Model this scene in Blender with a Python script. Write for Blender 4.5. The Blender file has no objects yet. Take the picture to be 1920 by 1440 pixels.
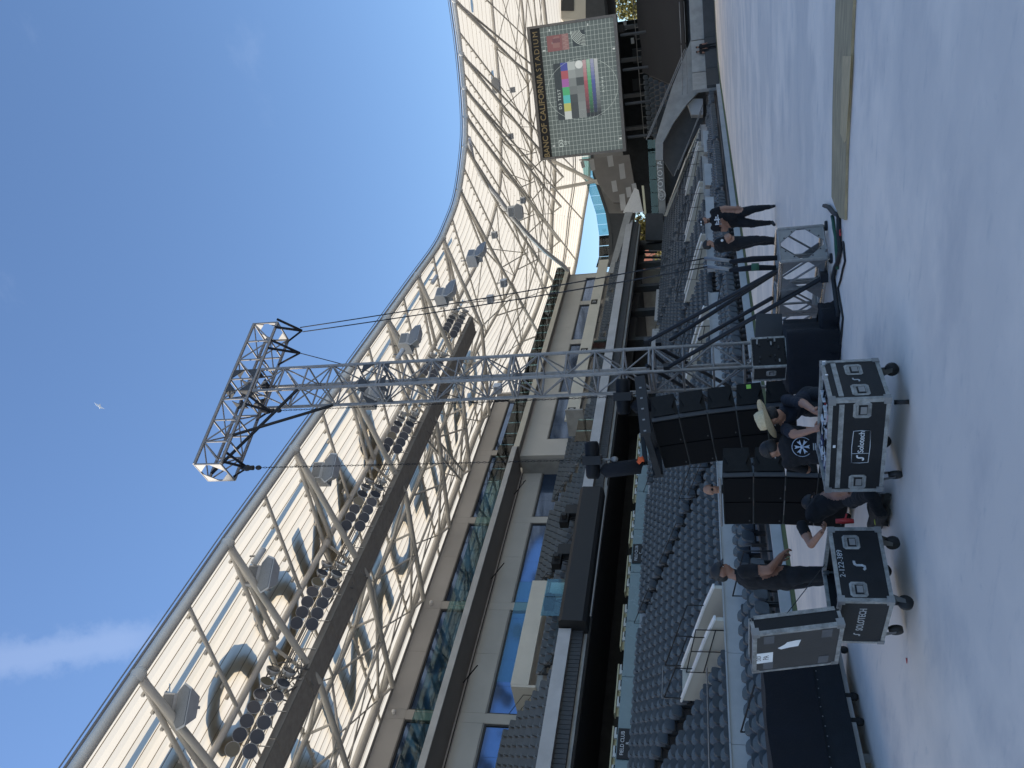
import bpy, bmesh, math, random
from mathutils import Vector, Matrix, Euler
random.seed(7)
PI = math.pi
R = math.radians
S = bpy.context.scene
C = S.collection

# ------------------------------------------------------------------ camera
F_PX = 1550.0
YAW, ROLL, HV = R(31.5), R(2.65), 1336.0
PITCH = math.atan((HV - 960) * math.cos(ROLL) / F_PX)
EYE = Vector((0, 0, 1.65))
_F0 = Vector((-math.sin(YAW), math.cos(YAW), 0)); _R0 = Vector((math.cos(YAW), math.sin(YAW), 0)); _Z = Vector((0, 0, 1))
_F = _F0 * math.cos(PITCH) + _Z * math.sin(PITCH)
_U0 = -_F0 * math.sin(PITCH) + _Z * math.cos(PITCH)
_U = _U0 * math.cos(ROLL) + _R0 * math.sin(ROLL)
_Rt = _R0 * math.cos(ROLL) - _U0 * math.sin(ROLL)
cam_d = bpy.data.cameras.new('camera'); cam = bpy.data.objects.new('camera', cam_d); C.objects.link(cam)
cam_d.sensor_width = 36; cam_d.lens = F_PX / 1920 * 36; cam_d.clip_start = .05; cam_d.clip_end = 3000
# the phone was held upright but the picture is stored lying on its side: camera turned a quarter
mx = Matrix((-_U, _Rt, -_F)).transposed().to_4x4(); mx.translation = EYE
cam.matrix_world = mx
S.camera = cam

# ------------------------------------------------------------------ sky, sun, exposure
SUN_EL, SUN_AZ = R(38), Vector((-.86, -.51, 0)).normalized()
w = bpy.data.worlds.new('World'); S.world = w; w.use_nodes = True
nt = w.node_tree; nt.nodes.clear()
out = nt.nodes.new('ShaderNodeOutputWorld'); bg = nt.nodes.new('ShaderNodeBackground')
sky = nt.nodes.new('ShaderNodeTexSky'); sky.sky_type = 'NISHITA'; sky.sun_disc = False
sky.sun_elevation = SUN_EL; sky.sun_rotation = math.atan2(SUN_AZ.x, SUN_AZ.y)
sky.air_density = 1.0; sky.dust_density = .25; sky.ozone_density = 5.0; sky.altitude = 50
bg.inputs[1].default_value = .15
# thin contrail and wisps of cirrus, placed by direction
tc = nt.nodes.new('ShaderNodeTexCoord')
def wmath(op, a, b=None, c=None):
    n = nt.nodes.new('ShaderNodeMath'); n.operation = op
    for i, v in enumerate((a, b, c)):
        if v is None: continue
        if isinstance(v, (int, float)): n.inputs[i].default_value = v
        else: nt.links.new(v, n.inputs[i])
    return n.outputs[0]
def wdot(v):
    n = nt.nodes.new('ShaderNodeVectorMath'); n.operation = 'DOT_PRODUCT'
    nt.links.new(tc.outputs['Generated'], n.inputs[0]); n.inputs[1].default_value = v
    return n.outputs['Value']
def pix_dir(x, y):
    u, v = 1440 - y, x
    return (_F + _Rt * ((u - 720) / F_PX) - _U * ((v - 960) / F_PX)).normalized()
ca, cb = pix_dir(20, 1236), pix_dir(320, 1190)
pn = ca.cross(cb).normalized()
noi = nt.nodes.new('ShaderNodeTexNoise'); noi.inputs['Scale'].default_value = 38; noi.inputs['Detail'].default_value = 8; noi.inputs['Roughness'].default_value = .65
mp = nt.nodes.new('ShaderNodeMapping'); nt.links.new(tc.outputs['Generated'], mp.inputs[0]); nt.links.new(mp.outputs[0], noi.inputs[0])
band = wmath('ABSOLUTE', wdot(pn))
edge = wmath('MULTIPLY_ADD', noi.outputs[0], .045, -.001)
trail = nt.nodes.new('ShaderNodeMapRange'); trail.interpolation_type = 'SMOOTHSTEP'
nt.links.new(wmath('DIVIDE', band, edge), trail.inputs[0]); trail.inputs[1].default_value = 1.2; trail.inputs[2].default_value = .2
trail.inputs[3].default_value = 0; trail.inputs[4].default_value = 1
tdir = (ca - cb).normalized()
front = nt.nodes.new('ShaderNodeMapRange'); front.interpolation_type = 'SMOOTHSTEP'
nt.links.new(wdot(tdir), front.inputs[0]); d0 = cb.dot(tdir)
front.inputs[1].default_value = d0 - .03; front.inputs[2].default_value = d0 + .05
cir = nt.nodes.new('ShaderNodeTexNoise'); cir.inputs['Scale'].default_value = 3.2; cir.inputs['Detail'].default_value = 9; cir.inputs['Roughness'].default_value = .6
mp2 = nt.nodes.new('ShaderNodeMapping'); mp2.inputs['Scale'].default_value = (1, 2.6, 1.3); nt.links.new(tc.outputs['Generated'], mp2.inputs[0]); nt.links.new(mp2.outputs[0], cir.inputs[0])
cirr = nt.nodes.new('ShaderNodeMapRange'); cirr.interpolation_type = 'SMOOTHSTEP'; nt.links.new(cir.outputs[0], cirr.inputs[0]); cirr.inputs[1].default_value = .66; cirr.inputs[2].default_value = .95; cirr.inputs[4].default_value = .22
t1 = wmath('MULTIPLY', wmath('MULTIPLY', trail.outputs[0], front.outputs[0]), .13)
cl = wmath('MINIMUM', wmath('ADD', t1, cirr.outputs[0]), 1.0)
mixc = nt.nodes.new('ShaderNodeMix'); mixc.data_type = 'RGBA'; nt.links.new(cl, mixc.inputs[0])
nt.links.new(sky.outputs[0], mixc.inputs[6]); mixc.inputs[7].default_value = (5.2, 5.6, 6.6, 1)
nt.links.new(mixc.outputs[2], bg.inputs[0]); nt.links.new(bg.outputs[0], out.inputs[0])

sl = bpy.data.lights.new('sun', 'SUN'); sl.energy = 3.4; sl.angle = R(.55); sl.color = (1, .91, .78)
so = bpy.data.objects.new('sun', sl); C.objects.link(so)
sd = (SUN_AZ * math.cos(SUN_EL) + _Z * math.sin(SUN_EL)).normalized()
so.rotation_euler = sd.to_track_quat('Z', 'Y').to_euler()
S.view_settings.view_transform = 'Standard'; S.view_settings.look = 'None'
S.view_settings.exposure = 0.5; S.view_settings.gamma = 1
S.render.resolution_x, S.render.resolution_y = 1024, 768

# ------------------------------------------------------------------ pixel -> point helper (measuring aid)
def at(x, y, X=None, Y=None, Z=None, D=None):
    u, v = 1440 - y, x
    d = _F + _Rt * ((u - 720) / F_PX) - _U * ((v - 960) / F_PX)
    if X is not None: t = (X - EYE.x) / d.x
    elif Y is not None: t = (Y - EYE.y) / d.y
    elif Z is not None: t = (Z - EYE.z) / d.z
    else: t = D / d.dot(_F0)
    return EYE + d * t

# ------------------------------------------------------------------ materials
MATS = {}
def mat(name, col, rough=.6, metal=0, nscale=0, namt=0, bump=0, bscale=None, spec=.5, col2=None, stretch=(1, 1, 1), emit=None, coat=0):
    if name in MATS: return MATS[name]
    m = bpy.data.materials.new(name); m.use_nodes = True; t = m.node_tree; b = t.nodes['Principled BSDF']
    b.inputs['Base Color'].default_value = (*col, 1); b.inputs['Roughness'].default_value = rough; b.inputs['Metallic'].default_value = metal
    b.inputs['Specular IOR Level'].default_value = spec; b.inputs['Coat Weight'].default_value = coat
    if nscale:
        g = t.nodes.new('ShaderNodeNewGeometry'); mpp = t.nodes.new('ShaderNodeMapping'); mpp.inputs['Scale'].default_value = stretch
        t.links.new(g.outputs['Position'], mpp.inputs[0])
        n = t.nodes.new('ShaderNodeTexNoise'); n.inputs['Scale'].default_value = nscale; n.inputs['Detail'].default_value = 6; n.inputs['Roughness'].default_value = .62
        t.links.new(mpp.outputs[0], n.inputs[0])
        if namt or col2:
            r = t.nodes.new('ShaderNodeMapRange'); t.links.new(n.outputs[0], r.inputs[0]); r.inputs[1].default_value = .32; r.inputs[2].default_value = .68
            mi = t.nodes.new('ShaderNodeMix'); mi.data_type = 'RGBA'; t.links.new(r.outputs[0], mi.inputs[0])
            a = tuple(c * (1 - namt) for c in col); bb = col2 or tuple(min(1, c * (1 + namt)) for c in col)
            mi.inputs[6].default_value = (*a, 1); mi.inputs[7].default_value = (*bb, 1)
            t.links.new(mi.outputs[2], b.inputs['Base Color'])
            rr = t.nodes.new('ShaderNodeMapRange'); t.links.new(n.outputs[0], rr.inputs[0]); rr.inputs[3].default_value = max(.02, rough - .1); rr.inputs[4].default_value = min(1, rough + .12)
            t.links.new(rr.outputs[0], b.inputs['Roughness'])
        if bump:
            n2 = t.nodes.new('ShaderNodeTexNoise'); n2.inputs['Scale'].default_value = bscale or nscale * 6; n2.inputs['Detail'].default_value = 4
            t.links.new(g.outputs['Position'], n2.inputs[0])
            bu = t.nodes.new('ShaderNodeBump'); bu.inputs['Strength'].default_value = bump; bu.inputs['Distance'].default_value = .02
            t.links.new(n2.outputs[0], bu.inputs['Height']); t.links.new(bu.outputs[0], b.inputs['Normal'])
    if emit:
        b.inputs['Emission Color'].default_value = (*emit[0], 1); b.inputs['Emission Strength'].default_value = emit[1]
    MATS[name] = m; return m
M = dict(
    concrete=mat('concrete', (.30, .30, .29), .85, 0, 1.2, .16, .25, 18),
    conc_light=mat('light_concrete', (.42, .42, .42), .8, 0, .8, .12, .2, 15),
    conc_dark=mat('dark_concrete', (.10, .10, .105), .9, 0, 1.5, .25, .2),
    cream=mat('cream_panel', (.50, .48, .42), .7, 0, .5, .07, .08, 10),
    wall=mat('painted_wall_panel', (.43, .42, .40), .75, 0, .35, .07, .06, 8),
    teal=mat('teal_grey_glass_wall', (.13, .19, .21), .25, 0, .6, .15),
    black=mat('black_plastic', (.007, .0075, .009), .6, 0, 9, .3, spec=.25),
    blackp=mat('black_paint', (.012, .013, .015), .65, 0, 3, .25, .1),
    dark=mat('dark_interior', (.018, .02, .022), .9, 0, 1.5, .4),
    darkp=mat('dark_grey_panel', (.045, .048, .052), .7, 0, 2, .2),
    soffit=mat('soffit_metal', (.19, .18, .17), .6, 0, .6, .12),
    seat=mat('seat_plastic', (.082, .096, .112), .42, 0, 2.2, .16),
    seatdk=mat('seat_bracket_metal', (.02, .022, .025), .6),
    steel=mat('painted_roof_steel', (.60, .57, .51), .45, 0, .7, .08),
    galv=mat('galvanised_steel', (.22, .22, .22), .5, .35, 3, .15),
    alu=mat('truss_aluminium', (.25, .24, .23), .5, .35, 14, .2, stretch=(1, 1, 1)),
    alue=mat('case_edge_aluminium', (.26, .26, .25), .55, .3, 14, .4, .15, 60),
    shiny=mat('stainless_tube', (.85, .87, .9), .30, .55),
    case=mat('case_laminate', (.010, .011, .013), .6, 0, 6, .35, .1, 60, spec=.3),
    casebrown=mat('worn_brown_laminate', (.028, .026, .025), .6, 0, 7, .3, .1, 50),
    grille=mat('speaker_grille', (.003, .003, .0035), .9, 0, 30, .3, .3, 220, spec=.2),
    cab=mat('speaker_cabinet', (.012, .0122, .012), .8, 0, 12, .3, .2, 80, spec=.25), trim=mat('dull_metal_trim', (.07, .068, .065), .6, .3),
    rubber=mat('rubber', (.015, .015, .016), .7, 0, 20, .2),
    cloth=mat('black_cloth', (.005, .0062, .010), .95, 0, 4, .3, .5, 40),
    cloth2=mat('charcoal_cloth_cover', (.012, .015, .019), .95, 0, 5, .25, .5, 50),
    tee=mat('black_tshirt', (.006, .006, .0075), .95, 0, 9, .3, .35, 40),
    navy=mat('navy_tshirt', (.007, .010, .019), .95, 0, 9, .3, .35, 40),
    jeans=mat('dark_trousers', (.0075, .009, .012), .95, 0, 9, .3, .35, 40),
    skin=mat('skin', (.33, .17, .11), .55, 0, 14, .1),
    skin2=mat('tanned_skin', (.26, .125, .08), .55, 0, 14, .1),
    hair=mat('black_hair', (.008, .007, .007), .5, 0, 40, .4, .5, 120),
    straw=mat('straw_hat', (.62, .50, .31), .85, 0, 60, .15, .4, 160),
    white=mat('white_paint', (.78, .78, .77), .6, 0, 5, .06),
    whitefab=mat('white_upholstery', (.72, .72, .70), .8),
    creamtop=mat('cream_counter', (.62, .58, .40), .6),
    spk=mat('light_grey_loudspeaker', (.52, .54, .56), .55, 0, 4, .08),
    spkg=mat('grey_loudspeaker_grille', (.20, .215, .235), .8, 0, 20, .15),
    lens=mat('floodlight_lens', (.05, .06, .08), .15, 0),
    lens2=mat('floodlight_lens_warm', (.17, .16, .12), .15, 0),
    redbrick=mat('red_brick_wall', (.36, .14, .09), .9, 0, 3, .25),
    green=mat('artificial_turf_strip', (.045, .085, .03), .95, 0, 30, .3, .4, 120),
    ply=mat('plywood_edge', (.36, .28, .16), .85, 0, 2.5, .3, .35, 30, stretch=(1, 6, 1)),
    gold=mat('gold_lettering', (.30, .23, .12), .6, 0),
    lettering=mat('white_lettering', (.66, .67, .68), .6),
    greytext=mat('worn_grey_stencil', (.38, .39, .40), .7, 0, 30, .25),
    red=mat('red_plastic', (.42, .03, .03), .5), orange=mat('orange_sling', (.75, .12, .03), .7),
    neon=mat('green_sticker', (.30, .62, .08), .6), lime=mat('lime_shoe', (.35, .42, .05), .7),
    greenstrap=mat('green_strap', (.03, .10, .06), .8), navyb=mat('dark_blue', (.01, .02, .09), .5),
    bark=mat('bark', (.09, .07, .05), .9, 0, 5, .3), leaf=mat('leaves', (.10, .13, .03), .7, 0, 1.2, .4),
    gull=mat('white_feathers', (.8, .8, .8), .8), letters=mat('roof_letter_metal', (.30, .31, .33), .5),
    hedge=mat('dry_leaves', (.17, .15, .04), .8, 0, 1.5, .4),
)
def glass_mat(name, tint, fac, rough=.02, glossy=(1, 1, 1)):
    m = bpy.data.materials.new(name); m.use_nodes = True; t = m.node_tree; t.nodes.clear()
    o = t.nodes.new('ShaderNodeOutputMaterial'); mi = t.nodes.new('ShaderNodeMixShader'); tr = t.nodes.new('ShaderNodeBsdfTransparent'); gl = t.nodes.new('ShaderNodeBsdfGlossy')
    tr.inputs[0].default_value = (*tint, 1); gl.inputs[0].default_value = (*glossy, 1); gl.inputs['Roughness'].default_value = rough
    fr = t.nodes.new('ShaderNodeFresnel'); fr.inputs[0].default_value = 1.25
    ad = t.nodes.new('ShaderNodeMath'); ad.operation = 'ADD'; ad.inputs[1].default_value = fac; ad.use_clamp = True; t.links.new(fr.outputs[0], ad.inputs[0])
    t.links.new(ad.outputs[0], mi.inputs[0]); t.links.new(tr.outputs[0], mi.inputs[1]); t.links.new(gl.outputs[0], mi.inputs[2]); t.links.new(mi.outputs[0], o.inputs[0])
    return m
M['glass'] = glass_mat('balustrade_glass', (.50, .68, .70), .04, .03, (.7, .75, .78))
M['pane'] = mat('tinted_window_pane', (.10, .155, .27), .04, .85, 0.25, .12)
def membrane_mat():
    m = bpy.data.materials.new('translucent_roof_panel'); m.use_nodes = True; t = m.node_tree; t.nodes.clear()
    o = t.nodes.new('ShaderNodeOutputMaterial'); mi = t.nodes.new('ShaderNodeMixShader'); tr = t.nodes.new('ShaderNodeBsdfTranslucent'); di = t.nodes.new('ShaderNodeBsdfDiffuse')
    g = t.nodes.new('ShaderNodeNewGeometry'); n = t.nodes.new('ShaderNodeTexNoise'); n.inputs['Scale'].default_value = .5; n.inputs['Detail'].default_value = 6
    t.links.new(g.outputs['Position'], n.inputs[0])
    mx_ = t.nodes.new('ShaderNodeMix'); mx_.data_type = 'RGBA'; t.links.new(n.outputs[0], mx_.inputs[0]); mx_.inputs[6].default_value = (.84, .73, .55, 1); mx_.inputs[7].default_value = (.91, .81, .63, 1)
    t.links.new(mx_.outputs[2], tr.inputs[0]); di.inputs[0].default_value = (.8, .78, .72, 1); mi.inputs[0].default_value = .10
    t.links.new(tr.outputs[0], mi.inputs[1]); t.links.new(di.outputs[0], mi.inputs[2]); t.links.new(mi.outputs[0], o.inputs[0]); return m
M['membrane'] = membrane_mat()
M['grating'] = mat('catwalk_grating', (.34, .31, .27), .7, 0, 3, .15)
def seam_mat():
    m = bpy.data.materials.new('roof_seam_strip'); m.use_nodes = True; t = m.node_tree; t.nodes.clear()
    o = t.nodes.new('ShaderNodeOutputMaterial'); tr = t.nodes.new('ShaderNodeBsdfTranslucent'); tr.inputs[0].default_value = (.50, .43, .33, 1); t.links.new(tr.outputs[0], o.inputs[0]); return m
M['seam'] = seam_mat()

def ground_mat():
    m = bpy.data.materials.new('white_floor_protection_panels'); m.use_nodes = True; t = m.node_tree; b = t.nodes['Principled BSDF']
    g = t.nodes.new('ShaderNodeNewGeometry')
    def noise(sc, det, stretch=(1, 1, 1), rot=0):
        mpp = t.nodes.new('ShaderNodeMapping'); mpp.inputs['Scale'].default_value = stretch; mpp.inputs['Rotation'].default_value = (0, 0, rot); t.links.new(g.outputs['Position'], mpp.inputs[0])
        n = t.nodes.new('ShaderNodeTexNoise'); n.inputs['Scale'].default_value = sc; n.inputs['Detail'].default_value = det; n.inputs['Roughness'].default_value = .6; t.links.new(mpp.outputs[0], n.inputs[0]); return n.outputs[0]
    def mix(a, fac, c2, lo, hi, amt):
        r = t.nodes.new('ShaderNodeMapRange'); r.interpolation_type = 'SMOOTHSTEP'; t.links.new(fac, r.inputs[0]); r.inputs[1].default_value = lo; r.inputs[2].default_value = hi; r.inputs[4].default_value = amt
        mm = t.nodes.new('ShaderNodeMix'); mm.data_type = 'RGBA'; t.links.new(r.outputs[0], mm.inputs[0])
        if isinstance(a, tuple): mm.inputs[6].default_value = a
        else: t.links.new(a, mm.inputs[6])
        mm.inputs[7].default_value = c2; return mm.outputs[2]
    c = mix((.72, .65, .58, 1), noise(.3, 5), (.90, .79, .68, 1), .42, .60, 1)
    c = mix(c, noise(.6, 6, (1, 1.5, 1), .6), (.52, .49, .47, 1), .48, .72, .6)
    c = mix(c, noise(2.2, 7, (1, 2.6, 1), .55), (.50, .48, .46, 1), .55, .75, .4)
    c = mix(c, noise(5, 8, (1, 1, 1), 0), (.35, .35, .37, 1), .62, .8, .4)
    c = mix(c, noise(30, 3), (.30, .30, .32, 1), .68, .78, .5)
    t.links.new(c, b.inputs['Base Color']); b.inputs['Roughness'].default_value = .55; b.inputs['Specular IOR Level'].default_value = .35
    bu = t.nodes.new('ShaderNodeBump'); bu.inputs['Strength'].default_value = .12; bu.inputs['Distance'].default_value = .02; t.links.new(noise(9, 5), bu.inputs['Height']); t.links.new(bu.outputs[0], b.inputs['Normal'])
    return m
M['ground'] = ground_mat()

# ------------------------------------------------------------------ building helpers
def empty(name, loc=(0, 0, 0), rot=(0, 0, 0)):
    o = bpy.data.objects.new(name, None); o.empty_display_size = .2; o.location = loc; o.rotation_euler = rot; C.objects.link(o); return o
def tag(o, label, cat, group=None):
    o['label'] = label; o['category'] = cat
    if group: o['group'] = group
    return o
def thing(name, label, cat, loc=(0, 0, 0), rot=(0, 0, 0), group=None):
    return tag(empty(name, loc, rot), label, cat, group)
def mtx(o): return Matrix.LocRotScale(o.location, o.rotation_euler, o.scale)
class MB:
    def __init__(s): s.v = []; s.f = []; s.m = []; s.sm = []
    def add(s, vs, fs, mi=0, smooth=False):
        n = len(s.v); s.v += [Vector(p) for p in vs]; s.f += [tuple(i + n for i in f) for f in fs]; s.m += [mi] * len(fs); s.sm += [smooth] * len(fs)
    def box(s, lo, hi, mi=0):
        x0, y0, z0 = lo; x1, y1, z1 = hi
        s.add([(x0, y0, z0), (x1, y0, z0), (x1, y1, z0), (x0, y1, z0), (x0, y0, z1), (x1, y0, z1), (x1, y1, z1), (x0, y1, z1)],
              [(3, 2, 1, 0), (4, 5, 6, 7), (0, 1, 5, 4), (1, 2, 6, 5), (2, 3, 7, 6), (3, 0, 4, 7)], mi)
    def hexa(s, p, mi=0):      # eight points: bottom four, top four
        s.add(p, [(3, 2, 1, 0), (4, 5, 6, 7), (0, 1, 5, 4), (1, 2, 6, 5), (2, 3, 7, 6), (3, 0, 4, 7)], mi)
    def prism(s, poly, d, mi=0):   # polygon of 3D points extruded by vector d
        n = len(poly); a = [Vector(p) for p in poly]; b = [p + Vector(d) for p in a]
        s.add(a + b, [tuple(range(n - 1, -1, -1)), tuple(range(n, 2 * n))] + [(i, (i + 1) % n, n + (i + 1) % n, n + i) for i in range(n)], mi)
    def tube(s, pts, r, n=6, mi=0, closed=False):
        pts = [Vector(p) for p in pts]; vs = []; k = len(pts)
        for i, p in enumerate(pts):
            if closed: d = pts[(i + 1) % k] - pts[i - 1]
            else: d = pts[min(i + 1, k - 1)] - pts[max(i - 1, 0)]
            d.normalize(); a = Vector((0, 0, 1)) if abs(d.z) < .9 else Vector((1, 0, 0)); e = d.cross(a).normalized(); f = d.cross(e)
            rr = r[i] if isinstance(r, (list, tuple)) else r
            for j in range(n):
                t = 2 * PI * j / n; vs.append(p + (e * math.cos(t) + f * math.sin(t)) * rr)
        fs = [(i * n + j, i * n + (j + 1) % n, (i + 1) * n + (j + 1) % n, (i + 1) * n + j) for i in range(k - 1) for j in range(n)]
        if closed: fs += [((k - 1) * n + j, (k - 1) * n + (j + 1) % n, (j + 1) % n, j) for j in range(n)]
        else: fs += [tuple(range(n - 1, -1, -1)), tuple((k - 1) * n + j for j in range(n))]
        s.add(vs, fs, mi, True)
    def disc(s, c, nrm, r, h, n=12, mi=0, r2=None):
        nrm = Vector(nrm).normalized(); s.tube([Vector(c), Vector(c) + nrm * h], [r, r if r2 is None else r2], n, mi)
    def ell(s, c, rx, ry, rz, mi=0, nu=12, nv=8, v0=0., v1=1., mat3=None):
        vs = []
        for i in range(nv + 1):
            ph = PI * (v0 + (v1 - v0) * i / nv)
            for j in range(nu):
                th = 2 * PI * j / nu; p = Vector((rx * math.sin(ph) * math.cos(th), ry * math.sin(ph) * math.sin(th), rz * math.cos(ph)))
                if mat3: p = mat3 @ p
                vs.append(p + Vector(c))
        s.add(vs, [(i * nu + j, (i + 1) * nu + j, (i + 1) * nu + (j + 1) % nu, i * nu + (j + 1) % nu) for i in range(nv) for j in range(nu)], mi, True)
    def build(s, name, mats, parent=None, world=True):
        me = bpy.data.meshes.new(name)
        vs = s.v
        if parent is not None and world:
            mm = MWORLD.get(parent.name, Matrix()) if parent.name in MWORLD else mtx(parent)
            inv = mm.inverted(); vs = [inv @ p for p in vs]
        me.from_pydata([tuple(p) for p in vs], [], s.f); me.update()
        if not isinstance(mats, (list, tuple)): mats = [mats]
        for m_ in mats: me.materials.append(m_)
        if len(mats) > 1: me.polygons.foreach_set('material_index', s.m)
        if any(s.sm): me.polygons.foreach_set('use_smooth', s.sm)
        o = bpy.data.objects.new(name, me); C.objects.link(o); o.parent = parent
        if parent is not None:
            MWORLD[o.name] = MWORLD.get(parent.name, mtx(parent))
        return o
MWORLD = {}
def box(name, lo, hi, m, parent=None, world=True):
    b = MB(); b.box(lo, hi); return b.build(name, m, parent, world)
def structure(o): o['kind'] = 'structure'; return o
def stuff(o): o['kind'] = 'stuff'; return o
# one shared unit tube per material and side count: struts are scaled copies of it
UNIT = {}
def unit(m, n):
    k = (m.name, n)
    if k not in UNIT:
        b = MB(); b.tube([(0, 0, 0), (0, 0, 1)], 1, n); me = bpy.data.meshes.new('strut'); me.from_pydata([tuple(p) for p in b.v], [], b.f)
        me.polygons.foreach_set('use_smooth', [len(p.vertices) == 4 for p in me.polygons]); me.materials.append(m); UNIT[k] = me
    return UNIT[k]
def strut(name, p, q, r, m, parent=None, n=8):
    p, q = Vector(p), Vector(q); d = q - p
    o = bpy.data.objects.new(name, unit(m, n)); C.objects.link(o)
    mw = Matrix.LocRotScale(p, d.to_track_quat('Z', 'Y'), Vector((r, r, d.length)))
    if parent is not None:
        o.parent = parent; o.matrix_local = MWORLD.get(parent.name, mtx(parent)).inverted() @ mw
        MWORLD[o.name] = MWORLD.get(parent.name, mtx(parent))
    else: o.matrix_world = mw
    return o
def copy_tree(o, parent=None):
    c = o.copy(); C.objects.link(c)
    if parent is not None: c.parent = parent; c.matrix_parent_inverse = o.matrix_parent_inverse.copy()
    for ch in KIDS.get(o.name, []): copy_tree(ch, c)
    return c
KIDS = {}
def kids_of(o):
    def rec(p):
        ks = [x for x in C.objects if x.parent == p]; KIDS[p.name] = ks
        for k in ks: rec(k)
    rec(o)
_FONTM = {}
def text(name, s, size, m, origin, xdir, ydir, parent=None, depth=.004, align='CENTER', bold=0.0, space=1.0, world=True):
    cu = bpy.data.curves.new(name, 'FONT'); cu.body = s; cu.size = size; cu.align_x = align; cu.align_y = 'CENTER'; cu.extrude = depth / 2; cu.offset = bold; cu.space_character = space; cu.resolution_u = 3
    to = bpy.data.objects.new(name, cu); C.objects.link(to)
    dg = bpy.context.evaluated_depsgraph_get(); me = bpy.data.meshes.new_from_object(to.evaluated_get(dg)); bpy.data.objects.remove(to)
    xd = Vector(xdir).normalized(); yd = Vector(ydir); yd = (yd - xd * yd.dot(xd)).normalized(); zd = xd.cross(yd)
    mm = Matrix((xd, yd, zd)).transposed().to_4x4(); mm.translation = Vector(origin)
    if parent is not None and world: mm = MWORLD.get(parent.name, mtx(parent)).inverted() @ mm
    me.transform(mm); me.materials.clear(); me.materials.append(m)
    o = bpy.data.objects.new(name, me); C.objects.link(o); o.parent = parent
    if parent is not None: MWORLD[o.name] = MWORLD.get(parent.name, mtx(parent))
    return o

# ================================================================== GROUND
b = MB(); b.add([(-400, -400, -.03), (400, -400, -.03), (400, 600, -.03), (-400, 600, -.03)], [(0, 1, 2, 3)])
structure(b.build('surrounding_ground', M['concrete']))
# the pitch covered with light protection panels: rounded far left corner
edgepts = [(-15, -70), (-15, 68), (-14.6, 73), (-13, 77), (-10.5, 79.6), (-6, 80.6), (60, 80.6)]
b = MB(); poly = [(60, -70, 0)] + [(x, y, 0) for x, y in edgepts]
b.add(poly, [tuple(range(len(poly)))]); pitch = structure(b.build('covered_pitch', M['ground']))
if pitch.data.polygons[0].normal.z < 0: pitch.data.flip_normals()
b = MB()
for (x0, y0), (x1, y1) in zip(edgepts, edgepts[1:]):
    d = Vector((x1 - x0, y1 - y0, 0)).normalized(); n = Vector((-d.y, d.x, 0)) * .95
    b.hexa([(x0, y0, -.02), (x0 + n.x, y0 + n.y, -.02), (x1 + n.x, y1 + n.y, -.02), (x1, y1, -.02), (x0, y0, .006), (x0 + n.x, y0 + n.y, .006), (x1 + n.x, y1 + n.y, .006), (x1, y1, .006)])
g = b.build('turf_margin', M['green']); structure(g)

# ================================================================== GRANDSTAND (left)
gs = thing('grandstand', 'tall concrete grandstand with tiers of seats, long windows and a glass balcony', 'grandstand')
Y0, Y1 = 2.0, 76.0
LOW = [(-21.0 - .8 * i, 1.05 + .30 * i) for i in range(14)]
FRONT = [(-17.0, .12), (-17.9, .27), (-18.8, .42)]
UP = [(-31.9 - .8 * i, 8.75 + .52 * i) for i in range(8)]
def low_end(i): return 77.0 + .62 * i
for x, z in FRONT: box('terrace_step', (x - .45, Y0, -.02), (x + .45, 73, z), M['conc_dark'], gs)
box('touchline_kerb', (-16.5, Y0, -.02), (-16.3, 73, .26), M['conc_light'], gs)
for i, (x, z) in enumerate(LOW): box('terrace_step', (x - .42, Y0, -.02), (x + .38, low_end(i), z), M['conc_dark'], gs)
for i, (x, z) in enumerate(UP): box('upper_terrace_step', (x - .42, Y0, z - .6), (x + .38, 82, z), M['concrete'], gs)
# front wall in panels with thin joints
yy = Y0
while yy < 73:
    L = 3.0
    if not (40 < yy < 42 or 52 < yy < 54 or 63.5 < yy < 65.5):
        box('front_wall_panel', (-20.16, yy, .3), (-19.98, yy + L - .015, 1.6), M['conc_light'], gs)
        box('wall_coping', (-20.22, yy, 1.602), (-19.92, yy + L - .015, 1.65), M['conc_light'], gs)
    yy += L
# field club wall, coping strip below it
box('coping_strip', (-32.55, Y0, 5.1), (-32.35, 50, 5.76), M['conc_light'], gs)
yy = Y0
while yy < 50:
    box('club_wall_panel', (-32.72, yy, 5.78), (-32.62, yy + 3.42, 6.46), M['teal'], gs)
    b = MB(); b.disc((-32.60, yy + .06, 6.3), (1, 0, 0), .02, .01, 8); b.build('panel_bolt', M['galv'], gs)
    yy += 3.45
box('club_floor', (-45, Y0, 5.3), (-32.75, 52, 5.62), M['darkp'], gs)
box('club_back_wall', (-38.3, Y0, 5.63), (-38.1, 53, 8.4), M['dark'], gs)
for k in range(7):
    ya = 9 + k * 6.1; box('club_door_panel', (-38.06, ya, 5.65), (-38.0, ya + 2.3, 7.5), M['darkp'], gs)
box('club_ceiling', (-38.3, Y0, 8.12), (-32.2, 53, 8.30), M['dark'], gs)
for k in range(4):
    for s_ in (0, 1):
        b = MB(); yb = 17.6; x_ = -36 + .4 * s_
        b.tube([(x_, yb + k * .38, 6.5), (x_, yb + .5 + k * .38, 7.3)], .012, 4); b.build('handrail_bar', M['alu'], gs)
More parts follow.
